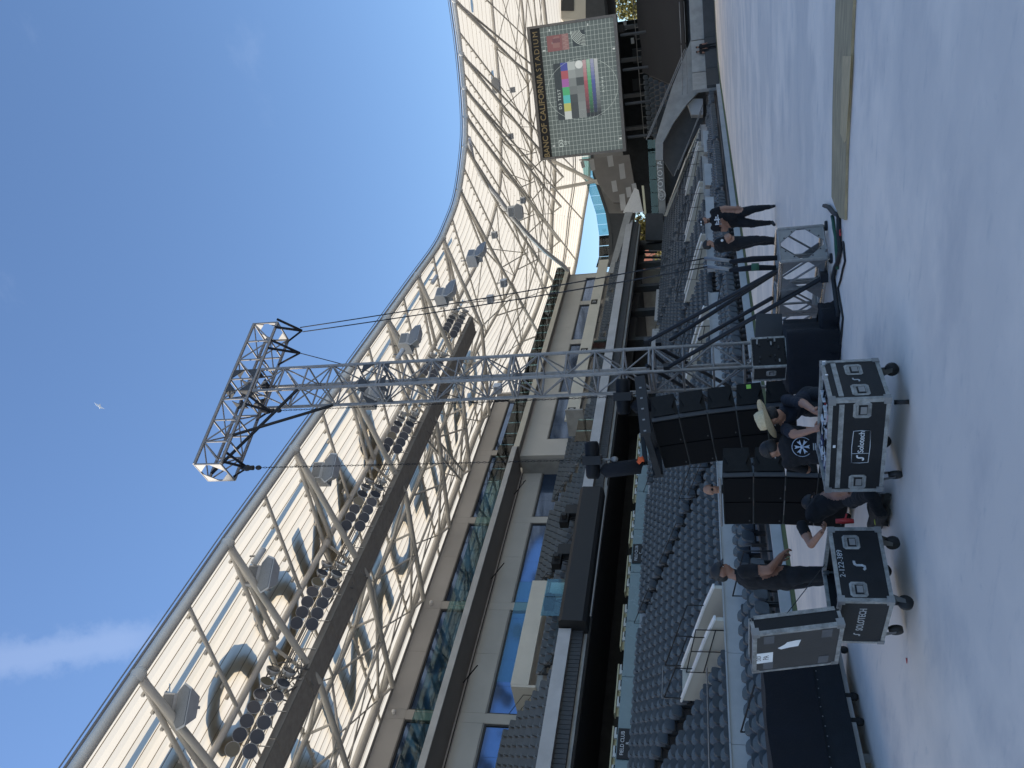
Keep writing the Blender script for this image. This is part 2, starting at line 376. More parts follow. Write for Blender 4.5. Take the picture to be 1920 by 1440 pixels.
# upper tier front: concrete band, ribbed dark band, black ribbon board
box('upper_fascia', (-31.45, Y0, 8.88), (-31.05, 27.6, 9.5), M['conc_light'], gs)
box('upper_fascia', (-31.45, 38.05, 8.88), (-31.05, 82, 9.5), M['conc_light'], gs)
yy = Y0
b = MB()
while yy < 82:
    b.box((-31.52, yy, 8.32), (-31.30, yy + .21, 8.875)); yy += .235
stuff(b.build('ribbed_soffit_band', M['darkp'], gs))
box('ribbed_band_backing', (-31.7, Y0, 8.30), (-31.53, 82, 8.87), M['blackp'], gs)
b = MB(); prof = [(-31.02, 9.52), (-30.70, 9.50), (-30.56, 9.32), (-30.60, 8.3), (-30.74, 8.14), (-31.5, 8.10), (-31.5, 9.52)]
b.prism([(x, 27.7, z) for x, z in prof], (0, 10.25, 0)); b.build('ribbon_board', M['blackp'], gs)
box('ribbon_board_trim', (-30.9, 28.2, 7.93), (-30.8, 38.3, 8.0), M['soffit'], gs)
# suite wall with two rows of windows
WX = -38.5
piers = [27.72 + 8.2 * k for k in range(-4, 6)]
box('suite_wall', (WX - .35, Y0, 12.0), (WX, 49.5, 12.75), M['wall'], gs)
def window(y0, y1, z0, z1, X, par):
    fr = MB(); t = .09
    for lo, hi in (((X - .22, y0, z1 - t), (X - .05, y1, z1)), ((X - .22, y0, z0), (X - .05, y1, z0 + t)), ((X - .22, y0, z0 + t), (X - .05, y0 + t, z1 - t)), ((X - .22, y1 - t, z0 + t), (X - .05, y1, z1 - t))): fr.box(lo, hi)
    f = fr.build('window', M['darkp'], par)
    n = max(1, round((y1 - y0) / 1.9)); wd = (y1 - y0 - 2 * t) / n
    for k in range(n):
        o = box('pane', (X - .16, y0 + t + k * wd + .008, z0 + t), (X - .13, y0 + t + (k + 1) * wd - .008, z1 - t), M['pane'], f)
    box('head_trim', (X - .24, y0 - .05, z1 + .002), (X - .0, y1 + .05, z1 + .08), M['galv'], f)
def wall_panels(y0, y1, z0, z1, X, par, step=4.1, th=.3, name='wall_panel'):
    y = y0
    while y < y1 - .01:
        e = min(y + step, y1); box(name, (X - th, y + .006, z0), (X, e - .006, z1), M['wall'], par); y = e
for i in range(len(piers) - 1):
    a, c = piers[i], piers[i + 1]
    if a < 0: continue
    # lower row
    if c < 53:
        window(a + .32, c - .32, 12.75, 14.62, WX, gs)
        wall_panels(a - .32, a + .32, 12.75, 14.72, WX, gs)
        wall_panels(a + .32, c - .32, 14.72, 16.35, WX, gs)
        wall_panels(a - .32, a + .32, 14.72, 16.35, WX, gs)
    if c < 61:
        window(a + .32, c - .32, 16.6, 19.25, WX, gs)
        wall_panels(a - .32, a + .32, 16.6, 19.33, WX, gs)
        wall_panels(a - .32, a + .32, 19.335, 20.55, WX, gs)
        wall_panels(a + .32, c - .32, 19.335, 20.55, WX, gs)
wall_panels(59.9, 60.6, 16.6, 20.55, WX, gs)
box('roof_slab_edge', (-39.4, 60.7, 16.6), (-38.2, 60.95, 20.5), M['wall'], gs)
box('top_coping', (-38.9, Y0, 20.555), (-38.42, 60.6, 20.66), M['galv'], gs)
for (ya, yb) in ((27.72, 35.92), (35.92, 44.1)):
    b = MB(); b.disc((WX, ya, 20.0), (1, 0, 0), .1, .16, 10); b.ell((WX + .22, ya, 19.98), .12, .12, .12, 0, 8, 6); tag(b.build('dome_camera', M['white']), 'small white dome camera on the wall above the %s window pier' % ('nearer' if ya < 30 else 'farther'), 'camera', 'cameras on the grandstand wall')
# balcony slab and its glass
box('balcony_slab', (-38.6, Y0, 16.36), (-36.05, 49.6, 16.55), M['soffit'], gs)
box('balcony_slab', (-38.0, 49.6, 16.2), (-36.05, 82.5, 16.40), M['soffit'], gs)
box('balcony_edge', (-36.048, Y0, 16.28), (-35.95, 49.6, 16.66), M['conc_light'], gs)
box('balcony_edge', (-36.048, 49.6, 16.12), (-35.95, 82.5, 16.55), M['cream'], gs)
yy = Y0 + .3; k = 0
while yy < 82:
    zz = 16.6 if yy < 49.6 else 16.48
    box('glass_panel', (-36.02, yy, zz), (-36.0, yy + 1.46, zz + 1.12), M['glass'], gs); yy += 1.49
strut('glass_top_rail', (-36.0, 19.8, 17.76), (-36.0, 23.6, 17.76), .025, M['alu'], gs)
for ya in (29.3, 37.4, 45.9):
    strut('flag_pole_stub', (-37.6, ya, 16.1), (-36.7, ya + .5, 15.2), .035, M['black'], gs)
strut('conduit', (-38.3, Y0, 16.15), (-38.3, 49.3, 16.15), .03, M['black'], gs)
# projecting part beyond the corner
PX = -36.8
box('return_wall', (-38.85, 49.5, 12.0), (PX - .302, 49.62, 16.19), M['concrete'], gs)
pw = [(51.6, 57.6), (58.4, 61.2), (61.9, 66.7), (67.5, 74.8), (75.6, 81.2)]
wall_panels(49.5, 82, 14.4, 16.19, PX, gs)
prev = 49.5
for a, c in pw:
    wall_panels(prev, a, 12.0, 14.4, PX, gs); window(a, c, 12.3, 14.32, PX, gs); prev = c
wall_panels(prev, 82, 12.0, 14.4, PX, gs)
box('end_wall', (-46, 82.0, 5.0), (-36.8, 82.3, 16.19), M['concrete'], gs)
# cream parapets in the upper tier
def parapet(x, ya, yb, za, zb, h, lab=None):
    b = MB(); b.hexa([(x - .15, ya, za - h), (x + .0, ya, za - h), (x + .0, yb, zb - h), (x - .15, yb, zb - h), (x - .15, ya, za), (x, ya, za), (x, yb, zb), (x - .15, yb, zb)]); return b.build('cream_parapet', M['cream'], gs)
parapet(-35.0, 27.3, 34.7, 12.55, 12.55, .95)
box('parapet_return', (-37.4, 27.15, 11.2), (-35.0, 27.29, 12.5), M['cream'], gs)
for k in range(5): box('parapet_glass', (-35.1, 27.5 + k * 1.44, 12.56), (-35.08, 28.9 + k * 1.44, 13.35), M['glass'], gs)
parapet(-35.0, 51.5, 81.5, 12.75, 12.75, 1.0)
for k, (ya, s_) in enumerate(((52.7, 'C23'), (62.0, '22'), (71.5, '21'))):
    o = box('section_sign', (-34.99, ya - .45, 12.05), (-34.95, ya + .45, 12.65), M['blackp'], gs)
    text('section_number', s_, .42, M['lettering'], (-34.935, ya, 12.34), (0, 1, 0), (0, 0, 1), o)
box('parapet_slope', (-34.9, 49.2, 10.8), (-32.6, 49.35, 12.1), M['concrete'], gs)
# small glass guards at the tier front
for ya in (28.6, 43.5, 54.5):
    for k in range(2): box('guard_glass', (-31.3, ya + k * 1.3, 9.55), (-31.28, ya + 1.25 + k * 1.3, 10.6), M['glass'], gs)
# back wall and structure up to the roof, with openings into the far concourse
box('rear_wall', (-47.4, Y0, 0), (-47.0, 62, 22.0), M['cream'], gs)
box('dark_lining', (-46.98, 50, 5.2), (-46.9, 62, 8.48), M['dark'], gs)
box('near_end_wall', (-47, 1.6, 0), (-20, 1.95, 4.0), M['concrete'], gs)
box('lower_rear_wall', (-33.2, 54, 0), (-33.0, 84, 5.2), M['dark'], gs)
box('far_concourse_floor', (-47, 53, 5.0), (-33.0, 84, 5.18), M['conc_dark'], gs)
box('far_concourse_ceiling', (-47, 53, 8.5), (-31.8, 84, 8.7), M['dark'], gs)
for ya in (56, 61.2, 66.5, 71.5, 76.8, 81.5): box('concourse_column', (-34.2, ya - .28, 5.2), (-33.6, ya + .28, 8.48), M['darkp'], gs)
box('kiosk_wall', (-41, 53.2, 5.2), (-36, 60, 8.4), M['dark'], gs); box('kiosk_wall', (-42, 64, 5.2), (-38, 69, 8.4), M['darkp'], gs)
box('concourse_beam', (-34.6, 53, 7.9), (-34.2, 84, 8.48), M['darkp'], gs)
box('timber_cladding', (-37.4, 60.5, 5.2), (-37.2, 62.8, 7.2), M['ply'], gs)
box('concourse_parapet', (-33.1, 54.5, 5.2), (-32.95, 61.5, 6.3), M['conc_light'], gs)
box('concourse_parapet', (-33.1, 63.0, 5.2), (-32.95, 69.0, 6.2), M['conc_light'], gs)
# vomitories: pairs of sloping parapets round a stair mouth
def vomitory(yc, w=1.35):
    for s_ in (-1, 1):
        y = yc + s_ * w / 2
        b = MB(); prof = [(-24.1, 3.10), (-21.1, 2.20), (-20.25, 1.9), (-20.25, .4), (-24.1, .4)]
        b.prism([(x, y - .07, z) for x, z in prof], (0, .14, 0)); b.build('vomitory_wall', M['cream'], gs)
        b = MB(); b.prism([(x, y - .10, z + .003) for x, z in [(-24.2, 3.13), (-21.1, 2.20), (-20.2, 1.88), (-20.2, 1.94), (-21.1, 2.26), (-24.2, 3.19)]], (0, .2, 0)); b.build('vomitory_coping', M['white'], gs)
        b = MB(); b.tube([(-24.1, y, 3.72), (-21.1, y, 2.80)], .022, 5)
        for x_, z_ in ((-24.1, 3.12), (-22.6, 2.68), (-21.1, 2.22)): b.tube([(x_, y, z_), (x_, y, z_ + .6)], .02, 5)
        b.build('guard_rail', M['blackp'], gs)
    box('vomitory_back', (-24.22, yc - w / 2, .4), (-24.1, yc + w / 2, 3.12), M['cream'], gs)
    b = MB(); b.tube([(-24.15, yc - w / 2, 3.15), (-24.15, yc - w / 2, 3.8), (-24.15, yc + w / 2, 3.8), (-24.15, yc + w / 2, 3.15)], .022, 5); b.build('guard_rail', M['galv'], gs)
    y = yc - w / 2 - .14
    b = MB(); b.tube([(-20.6, y, 1.3), (-20.6, y, 2.5), (-22.6, y, 2.9), (-22.6, y, 1.7)], .022, 5); b.tube([(-20.6, y, 1.9), (-22.6, y, 2.35)], .018, 5); b.tube([(-21.6, y, 1.5), (-21.6, y, 2.7)], .018, 5); b.build('guard_rail', M['blackp'], gs)
VOM = [19.2, 39.2, 49.2, 59.2, 69.2]
for v in VOM: vomitory(v)
AISLE = [18.35 + 10 * k for k in range(-1, 6)]
UAISLE = [18.0 + 8.75 * k for k in range(-1, 8)]
def in_vom(x, y): return -24.6 < x < -20.2 and any(abs(y - v) < (.95 if y > v else 1.05) for v in VOM)
# aisle handrails (loops), one object each
for a in AISLE:
    for (i0, i1) in ((0, 3), (5, 8), (10, 13)):
        x0, z0 = LOW[i0]; x1, z1 = LOW[i1]
        if any(abs(a - v) < 1.1 for v in VOM) and i0 < 8: continue
        b = MB(); b.tube([(x0, a, z0), (x0, a, z0 + .95), (x1, a, z1 + .95), (x1, a, z1)], .02, 5); b.tube([(x0, a, z0 + .5), (x1, a, z1 + .5)], .015, 4); b.build('aisle_handrail', M['blackp'], gs)
for a in UAISLE:
    for (i0, i1) in ((0, 2), (4, 6)):
        x0, z0 = UP[i0]; x1, z1 = UP[i1]
        b = MB(); b.tube([(x0, a, z0), (x0, a, z0 + .95), (x1, a, z1 + .95), (x1, a, z1)], .02, 5); b.tube([(x0, a, z0 + .5), (x1, a, z1 + .5)], .015, 4); b.build('aisle_handrail', M['blackp'], gs)
    for i in range(8):
        x, z = UP[i]; box('stair_nosing', (x + .30, a - .5, z + .002), (x + .37, a + .5, z + .03), M['white'], gs)
# front rails near the camera (pale) and the hoop rails of the front rows
b = MB(); b.tube([(-19.7, 5, .4), (-19.7, 5, 1.5)], .03, 5); b.tube([(-20.9, 8, 2.2), (-20.9, 17.2, 2.2)], .025, 5); b.build('front_handrail', M['galv'], gs)
for (ya) in (12.3,):
    for dy in (0, .75):
        b = MB(); b.tube([(-21.0, ya + dy + .5, 1.2), (-21.2, ya + dy + .4, 2.15), (-24.2, ya + dy - .9, 3.3)], .028, 6); b.build('stair_handrail', M['galv'], gs)
for ya in (18.2, 13.6, 27.5, 36.5):
    b = MB(); b.tube([(-17.1, ya, .1), (-17.1, ya, 1.0), (-18.9, ya, 1.35), (-18.9, ya, .45)], .025, 6); b.build('hoop_rail', M['blackp'], gs)
b = MB(); b.tube([(-22.1, 28.6 + .0, 1.9), (-22.1, 28.6, 2.75), (-23.8, 28.6, 3.3), (-23.8, 28.6, 2.3)], .022, 5); b.build('hoop_rail', M['blackp'], gs)
kq = [('FIELD CLUB', 'B', 22.55), ('FIELD CLUB', 'C', 34.45)]
for a_, b_, ya in kq:
    sg = box('club_sign', (-32.6, ya - .75, 5.84), (-32.56, ya + .75, 6.42), M['navyb'] if 0 else M['blackp'], gs)
    text('sign_lettering', a_, .23, M['lettering'], (-32.545, ya, 6.2), (0, 1, 0), (0, 0, 1), sg)
    text('sign_lettering', b_, .2, M['lettering'], (-32.545, ya, 5.97), (0, 1, 0), (0, 0, 1), sg)

# ------------------------------------------------------------------ seats
def seat_parts():
    def rr(w, h, r, n=3):      # rounded rectangle outline, centred in x, from 0 up
        pts = []
        for cx, cy, a0 in ((w / 2 - r, h - r, 0), (-w / 2 + r, h - r, 90), (-w / 2 + r * .6, r * .6, 180), (w / 2 - r * .6, r * .6, 270)):
            q = r if cy > h / 2 else r * .6
            for k in range(n + 1):
                a = R(a0 + 90 * k / n); pts.append((cx + q * math.cos(a), cy + q * math.sin(a)))
        return pts
    back = MB(); o = rr(.46, .50, .17); n = len(o)
    def P(u, v, d): return (d - .10 * (v / .5), u, .34 + v)
    vs = [P(u, v, .03 + .05 * (abs(u) / .23) ** 2) for u, v in o] + [P(0, .26, .0)] + [P(u, v, -.01 + .04 * (abs(u) / .23) ** 2) for u, v in o]
    fs = [(i, (i + 1) % n, n) for i in range(n)] + [(i, n + 1 + i, n + 1 + (i + 1) % n, (i + 1) % n) for i in range(n)] + [tuple(n + 1 + i for i in range(n - 1, -1, -1))]
    back.add(vs, fs, 0, False)
    pan = MB(); o = rr(.43, .40, .10, 2); n = len(o)
    vs = [(.10 + .10 * (v / .4), u, .36 + v * .93) for u, v in o] + [(.17 + .10 * (v / .4), u * .94, .37 + v * .9) for u, v in o]
    pan.add(vs, [(i, (i + 1) % n, n + (i + 1) % n, n + i) for i in range(n)] + [tuple(range(n, 2 * n)), tuple(range(n - 1, -1, -1))])
    br = MB(); br.box((-.02, -.25, .02), (.12, -.225, .46)); br.box((-.02, .225, .02), (.12, .25, .46)); br.box((-.02, -.225, .30), (.04, .225, .345))
    return back, pan, br
SB, SP, SBR = seat_parts()
def mesh_of(mb, name, m):
    me = bpy.data.meshes.new(name); me.from_pydata([tuple(p) for p in mb.v], [], mb.f); me.materials.append(m); me.update(); return me
me_b, me_p, me_r = mesh_of(SB, 'seat_back', M['seat']), mesh_of(SP, 'seat_pan', M['seat']), mesh_of(SBR, 'seat_bracket', M['seatdk'])
ORD = ['front', 'second', 'third', 'fourth', 'fifth', 'sixth', 'seventh', 'eighth', 'ninth', 'tenth', 'eleventh', 'twelfth', 'thirteenth', 'fourteenth']
spots = []
def visible(p):
    q = Vector(p) - EYE; k = q.dot(_F)
    if k < 1: return False
    u = 720 + F_PX * q.dot(_Rt) / k; v = 960 - F_PX * q.dot(_U) / k
    return -60 < u < 1500 and 0 < v < 1920
for j, (x, z) in enumerate(FRONT):
    y = Y0
    while y < 72:
        if not any(abs(y - a) < .62 for a in AISLE): spots.append((x, y, z, 'F', j, 0))
        y += .53
for i, (x, z) in enumerate(LOW):
    y = Y0 + .2
    while y < low_end(i) - .5:
        if not any(abs(y - a) < .62 for a in AISLE) and not in_vom(x, y): spots.append((x, y, z, 'L', i, 0))
        y += .53
for i, (x, z) in enumerate(UP):
    y = Y0 + .2
    while y < 80.5:
        if not any(abs(y - a) < .58 for a in UAISLE) and not (x < -34.6 and (27 < y < 35 or y > 51)): spots.append((x, y, z, 'U', i, 0))
        y += .53
spots = [s_ for s_ in spots if visible(s_[:3])]
def hidden(s_):      # behind the cases and the covered cart, seen from the camera
    q = Vector(s_[:3]) + Vector((0, 0, .6)) - EYE; k = q.dot(_F); u = 720 + F_PX * q.dot(_Rt) / k; v = 960 - F_PX * q.dot(_U) / k
    return (v > 1430 and u < 215) or (v > 1545 and u < 480) or (415 < u < 700 and v > 1370)
near = sorted([s_ for s_ in spots if not hidden(s_)], key=lambda s_: (Vector(s_[:3]) - EYE).length)[:300]
nset = set(near); rest = [s_ for s_ in spots if s_ not in nset]
for x, y, z, kind, i, _ in near:
    NUM = ['next', 'second', 'third', 'fourth', 'fifth', 'sixth', 'seventh', 'eighth', 'ninth', 'tenth', 'eleventh', 'twelfth', 'thirteenth', 'fourteenth', 'fifteenth', 'sixteenth', 'seventeenth', 'eighteenth', 'nineteenth', 'twentieth']
    AI = UAISLE if kind == 'U' else AISLE
    vis = [q_ for q_ in AI if q_ > (17 if kind != 'U' else 20)]
    same = sorted(q_[1] for q_ in spots if q_[3] == kind and q_[4] == i)
    prev_ = [q_ for q_ in vis if q_ < y]
    if prev_: a0 = prev_[-1]; n_ = sum(1 for q_ in same if a0 < q_ <= y) - 1; w_ = 'beyond'; an = ['nearest', 'second', 'third', 'fourth', 'fifth'][len(prev_) - 1]
    else: a0 = vis[0]; n_ = sum(1 for q_ in same if y <= q_ < a0) - 1; w_ = 'before'; an = 'nearest'
    n_ = max(0, min(n_, 19)); row_ = ('row below' if kind == 'F' else 'row above')
    lab = 'grey seat, %s %s the %s aisle, %s %s the pale front wall' % (NUM[n_], w_, an, ORD[i], row_) if kind != 'U' else 'grey seat, %s %s the %s aisle, %s upper tier row' % (NUM[n_], w_, an, ORD[i])
    grp = 'seats in the %s row of the %s' % (ORD[i], {'F': 'block below the front wall', 'L': 'lower tier', 'U': 'upper tier'}[kind])
    t = thing('stadium_seat', lab, 'seat', (x, y, z), (0, 0, R(random.uniform(-1.5, 1.5))), grp)
    for nm, me in (('backrest', me_b), ('seat_pan', me_p), ('bracket', me_r)):
        o = bpy.data.objects.new(nm, me); C.objects.link(o); o.parent = t
# all other seats, too many to list singly
vs, fs, mi = [], [], []
for x, y, z, kind, i, a in rest:
    for mb, m_ in ((SB, 0), (SP, 0), (SBR, 1)):
        if m_ == 1 and y > 45: continue
        n = len(vs); vs += [(p.x + x, p.y + y, p.z + z) for p in mb.v]; fs += [tuple(q + n for q in f) for f in mb.f]; mi += [m_] * len(mb.f)
def stuff_mesh(name, vs, fs, mi, mats):
    me = bpy.data.meshes.new(name); me.from_pydata(vs, [], fs); me.update()
    for m_ in mats: me.materials.append(m_)
    me.polygons.foreach_set('material_index', mi); o = bpy.data.objects.new(name, me); C.objects.link(o); return stuff(o)
o = stuff_mesh('seat_rows', vs, fs, mi, [M['seat'], M['seatdk']]); o['label'] = 'remaining rows of dark grey stadium seats along the grandstand'; o['category'] = 'seats'

# club terrace furniture
grpn = 0
WORDS = ['first', 'second', 'third', 'fourth', 'fifth', 'sixth', 'seventh', 'eighth']
for k, ya in enumerate((21.6, 25.2, 29.2, 33.0, 36.9, 41.0, 45.2)):
    ct = thing('club_counter', 'long pale yellow counter on the club terrace, %s from the near end' % WORDS[k], 'counter', (-34.2, ya, 5.62), group='counters on the club terrace')
    box('counter_top', (-34.5, ya, 6.86), (-34.1, ya + 2.9, 6.93), M['creamtop'], ct); box('counter_front', (-34.45, ya + .05, 5.63), (-34.4, ya + 2.85, 6.858), M['creamtop'], ct)
    for j in range(3):
        yc = ya + .45 + j * .95
        ch = thing('club_armchair', 'white club armchair at the %s counter from the near end, %s of three' % (WORDS[k], ('nearest', 'middle', 'farthest')[j]), 'armchair', (-33.5, yc, 5.62), group='white armchairs on the club terrace')
        b = MB(); b.box((-33.75, yc - .3, 5.9), (-33.2, yc + .3, 6.2)); b.build('seat', M['whitefab'], ch)
        b = MB(); b.hexa([(-33.85, yc - .3, 6.2), (-33.72, yc - .3, 6.2), (-33.72, yc + .3, 6.2), (-33.85, yc + .3, 6.2), (-33.92, yc - .28, 6.78), (-33.82, yc - .28, 6.78), (-33.82, yc + .28, 6.78), (-33.92, yc + .28, 6.78)]); b.build('backrest', M['whitefab'], ch)
        b = MB(); b.tube([(-33.3, yc - .28, 5.63), (-33.3, yc - .28, 6.5), (-33.8, yc - .28, 6.55)], .02, 5); b.tube([(-33.3, yc + .28, 5.63), (-33.3, yc + .28, 6.5), (-33.8, yc + .28, 6.55)], .02, 5); b.build('leg_frame', M['black'], ch)
        box('cushion', (-33.72, yc - .16, 6.4), (-33.6, yc + .14, 6.66), M['black'], ch)

# broadcast gear on the upper tier
for k, (ya, lab) in enumerate(((30.2, 'black camera tripod near the ribbon board end'), (33.2, 'black camera on a platform in the middle of the upper tier front'), (36.6, 'black monitor stand at the far end of the ribbon board'))):
    t = thing('camera_tripod', lab, 'tripod', (-31.9, ya, 8.8), group='camera gear at the upper tier front')
    for a in range(3): strut('leg', (-31.9 + .35 * math.cos(a * 2.1), ya + .35 * math.sin(a * 2.1), 9.0), (-31.9, ya, 10.2), .03, M['black'], t, 5)
    box('camera_body', (-32.2, ya - .45, 10.2), (-31.75, ya + .35, 10.7), M['black'], t); box('lens_hood', (-31.748, ya - .15, 10.3), (-31.45, ya + .12, 10.56), M['blackp'], t)
    box('cover_cloth', (-32.3, ya + .4, 9.4), (-31.8, ya + 1.2, 10.5), M['blackp'] if k else M['whitefab'], t)

# ================================================================== ROOF
roof = thing('stadium_roof', 'translucent white panel roof on pale steel trusses curving over the stands', 'roof')
ST = []   # stations: front, ridge, back
for y in (-60, -30, -5, 8, 15, 22, 29, 36, 42, 48, 54): ST.append(((-20.0 - max(0, (y - 20)) * .032, y), (-38, y, 21.3), (-47.3, y, 22.0)))
ST += [((-20.75, 57.5), (-38.2, 61, 21.1), (-47.3, 62, 21.6)), ((-20.0, 61.2), (-39.0, 70, 20.7), (-46.5, 72, 20.6)), ((-18.1, 64.9), (-39.5, 80, 20.3), (-45, 82, 19.5)),
       ((-16.2, 67.3), (-38.2, 89.2, 20.0), (-41.5, 91.5, 17.7)), ((-13.4, 69.0), (-34.3, 95.2, 20.0), (-38.9, 104.7, 17.5)), ((-9.5, 70.4), (-30.3, 101.6, 20.0), (-35.1, 118.3, 17.5)), ((-3, 71.6), (-16, 109, 20.0), (-19, 126, 17.5)), ((20, 73), (10, 112, 20.0), (10, 130, 17.5))]
def rp(s_, t):    # point on roof at station index (float) and fraction across
    i = min(int(s_), len(ST) - 2); f = s_ - i
    def pt(k):
        fr, md, bk = ST[k]; F3 = Vector((fr[0], fr[1], 20.75)); Mv = Vector(md); B = Vector(bk)
        return F3.lerp(Mv, t / .66) if t < .66 else Mv.lerp(B, (t - .66) / .34)
    if i > 8:   # smooth the front curve round the corner
        p0, p1, p2, p3 = pt(max(i - 1, 0)), pt(i), pt(i + 1), pt(min(i + 2, len(ST) - 1))
        if (p3 - p2).length < 22 and (p1 - p0).length < 22:
            return .5 * ((2 * p1) + (p2 - p0) * f + (2 * p0 - 5 * p1 + 4 * p2 - p3) * f * f + (3 * p1 - p0 - 3 * p2 + p3) * f ** 3)
    return pt(i).lerp(pt(i + 1), f)
NS = 42
sample = [i for i in range(0, 9)] + [9 + k * .25 for k in range(0, (len(ST) - 10) * 4 + 1)]
for k in range(NS):
    a, c = k / NS, (k + 1) / NS; b = MB(); vs = []
    for s_ in sample:
        p, q = rp(s_, a), rp(s_, c); e = (q - p) * .002; mid = (p + q) / 2 + Vector((0, 0, .02))
        vs += [p + e, mid, q - e]
    n = len(sample)
    b.add(vs, [(3 * i, 3 * i + 3, 3 * i + 4, 3 * i + 1) for i in range(n - 1)] + [(3 * i + 1, 3 * i + 4, 3 * i + 5, 3 * i + 2) for i in range(n - 1)])
    b.build('roof_panel', M['membrane'], roof)
    if k:
        b = MB(); vs = []
        for s_ in sample:
            p = rp(s_, a); e = (rp(s_, c) - p).normalized() * .013
            vs += [p - e - Vector((0, 0, .012)), p + e - Vector((0, 0, .012)), p + e + Vector((0, 0, .004)), p - e + Vector((0, 0, .004))]
        b.add(vs, [(4 * i + j, 4 * i + (j + 1) % 4, 4 * i + 4 + (j + 1) % 4, 4 * i + 4 + j) for i in range(n - 1) for j in range(4)])
        b.build('panel_seam', M['seam'], roof)
def along(t, dz, r, name, m, s0=0, s1=None, n=10):
    b = MB(); s1 = s1 if s1 is not None else len(ST) - 1
    pts = [rp(s_, t) + Vector((0, 0, dz)) for s_ in sample if s0 <= s_ <= s1]
    b.tube(pts, r, n); return b.build(name, m, roof)
along(0, -.22, .20, 'edge_tube', M['steel'])
along(-.004, .03, .05, 'edge_gutter', M['soffit'])
along(-.008, .12, .025, 'edge_cable', M['galv'])
TP1, TP2, TP3 = .215, .44, .66
along(TP1, -.28, .15, 'purlin_tube', M['steel']); along(TP2, -.30, .14, 'purlin_tube', M['steel']); along(TP3, -.35, .22, 'ridge_tube', M['steel']); along(TP3 - .03, -.2, .05, 'ridge_cable', M['soffit']); along(.995, -.1, .22, 'eave_tube', M['steel'])
along(.83, -.2, .06, 'eave_purlin', M['soffit']); along(.85, -.2, .06, 'eave_purlin', M['soffit'])
# station coordinate for a given y on the straight part
ys = [s_[0][1] for s_ in ST]
def sta(y):
    for i in range(len(ys) - 1):
        if ys[i] <= y <= ys[i + 1]: return i + (y - ys[i]) / (ys[i + 1] - ys[i])
    return 0
frames = [sta(y) for y in (2.3, 8.8, 15.35, 21.7, 28.2, 34.9, 42.0, 48.6, 55.2)] + [12.2, 13.4, 14.3, 15.0, 15.7, 16.4, 17.2]
mids = [(frames[i] + frames[i + 1]) / 2 for i in range(len(frames) - 1)]
UPZ = Vector((0, 0, 1))
lowc = []
for fi, s_ in enumerate(frames):
    F3 = rp(s_, 0) - UPZ * .25; far = fi > 8
    dz = 1.0 if not far else 1.05
    strut('rib_tube', F3, rp(s_, .97) - UPZ * .22, .10, M['steel'], roof)
    strut('rib_strut', F3 - UPZ * .1, rp(s_ + .05, TP1) - UPZ * .42, .12, M['steel'], roof)
    c1 = rp(s_, .30); c1.z = 19.05 if s_ < 11 else 19.5; c2 = rp(s_ + .12, .655); c2.z = 20.35 if not far else 18.6
    strut('bottom_chord', F3, c1, .15, M['steel'], roof, 10); strut('bottom_chord', c1, c2, .15, M['steel'], roof, 10)
    if c2.y < 62: c2b = c2
    lowc.append((F3, c1, c2))
    # webs between bottom chord and purlins
    p1a = rp(s_, TP1) - UPZ * .3; p2 = rp(s_, TP2) - UPZ * .3; p3 = rp(s_, TP3) - UPZ * .3
    cm = c1.lerp(c2, .34)
    strut('web_tube', p1a, c1, .075, M['steel'], roof); strut('web_tube', c1, p2, .085, M['steel'], roof); strut('web_tube', p2, cm, .07, M['steel'], roof); strut('web_tube', cm, p3, .085, M['steel'], roof); strut('web_tube', p3, c2, .09, M['steel'], roof)
    strut('spread_strut', c1.lerp(c2, .55), rp(max(0, s_ - .45), TP2) - UPZ * .3, .07, M['steel'], roof); strut('spread_strut', c1.lerp(c2, .55), rp(min(len(ST) - 1.01, s_ + .45), TP2) - UPZ * .3, .07, M['steel'], roof)
    # clamps (small fins) along the rib
    b = MB(); cs_ = .05 if not far else .018
    for k in range(1, 28):
        p = rp(s_, k / 30) - UPZ * .1; b.box(p - Vector((cs_, .14, cs_)), p + Vector((cs_, .14, cs_)))
    stuff(b.build('rib_clamp', M['steel'], roof))
    # node plates
    b = MB(); b.ell(F3, .27, .3, .27, 0, 8, 6); b.build('node', M['steel'], roof)
    p = rp(s_, TP1) - UPZ * .3; b = MB(); b.ell(p, .24, .3, .22, 0, 8, 6); b.build('node', M['steel'], roof)
for s_ in mids:
    strut('mid_rib_tube', rp(s_, 0) - UPZ * .25, rp(s_, TP1) - UPZ * .30, .085, M['steel'], roof)
    strut('mid_rib_tube', rp(s_, TP1) - UPZ * .30, rp(s_, TP2) - UPZ * .32, .07, M['steel'], roof)
    b = MB()
    for k in range(1, 9):
        p = rp(s_, k / 42) - UPZ * .1; b.box(p - Vector((.05, .12, .05)), p + Vector((.05, .12, .05)))
    stuff(b.build('rib_clamp', M['steel'], roof))
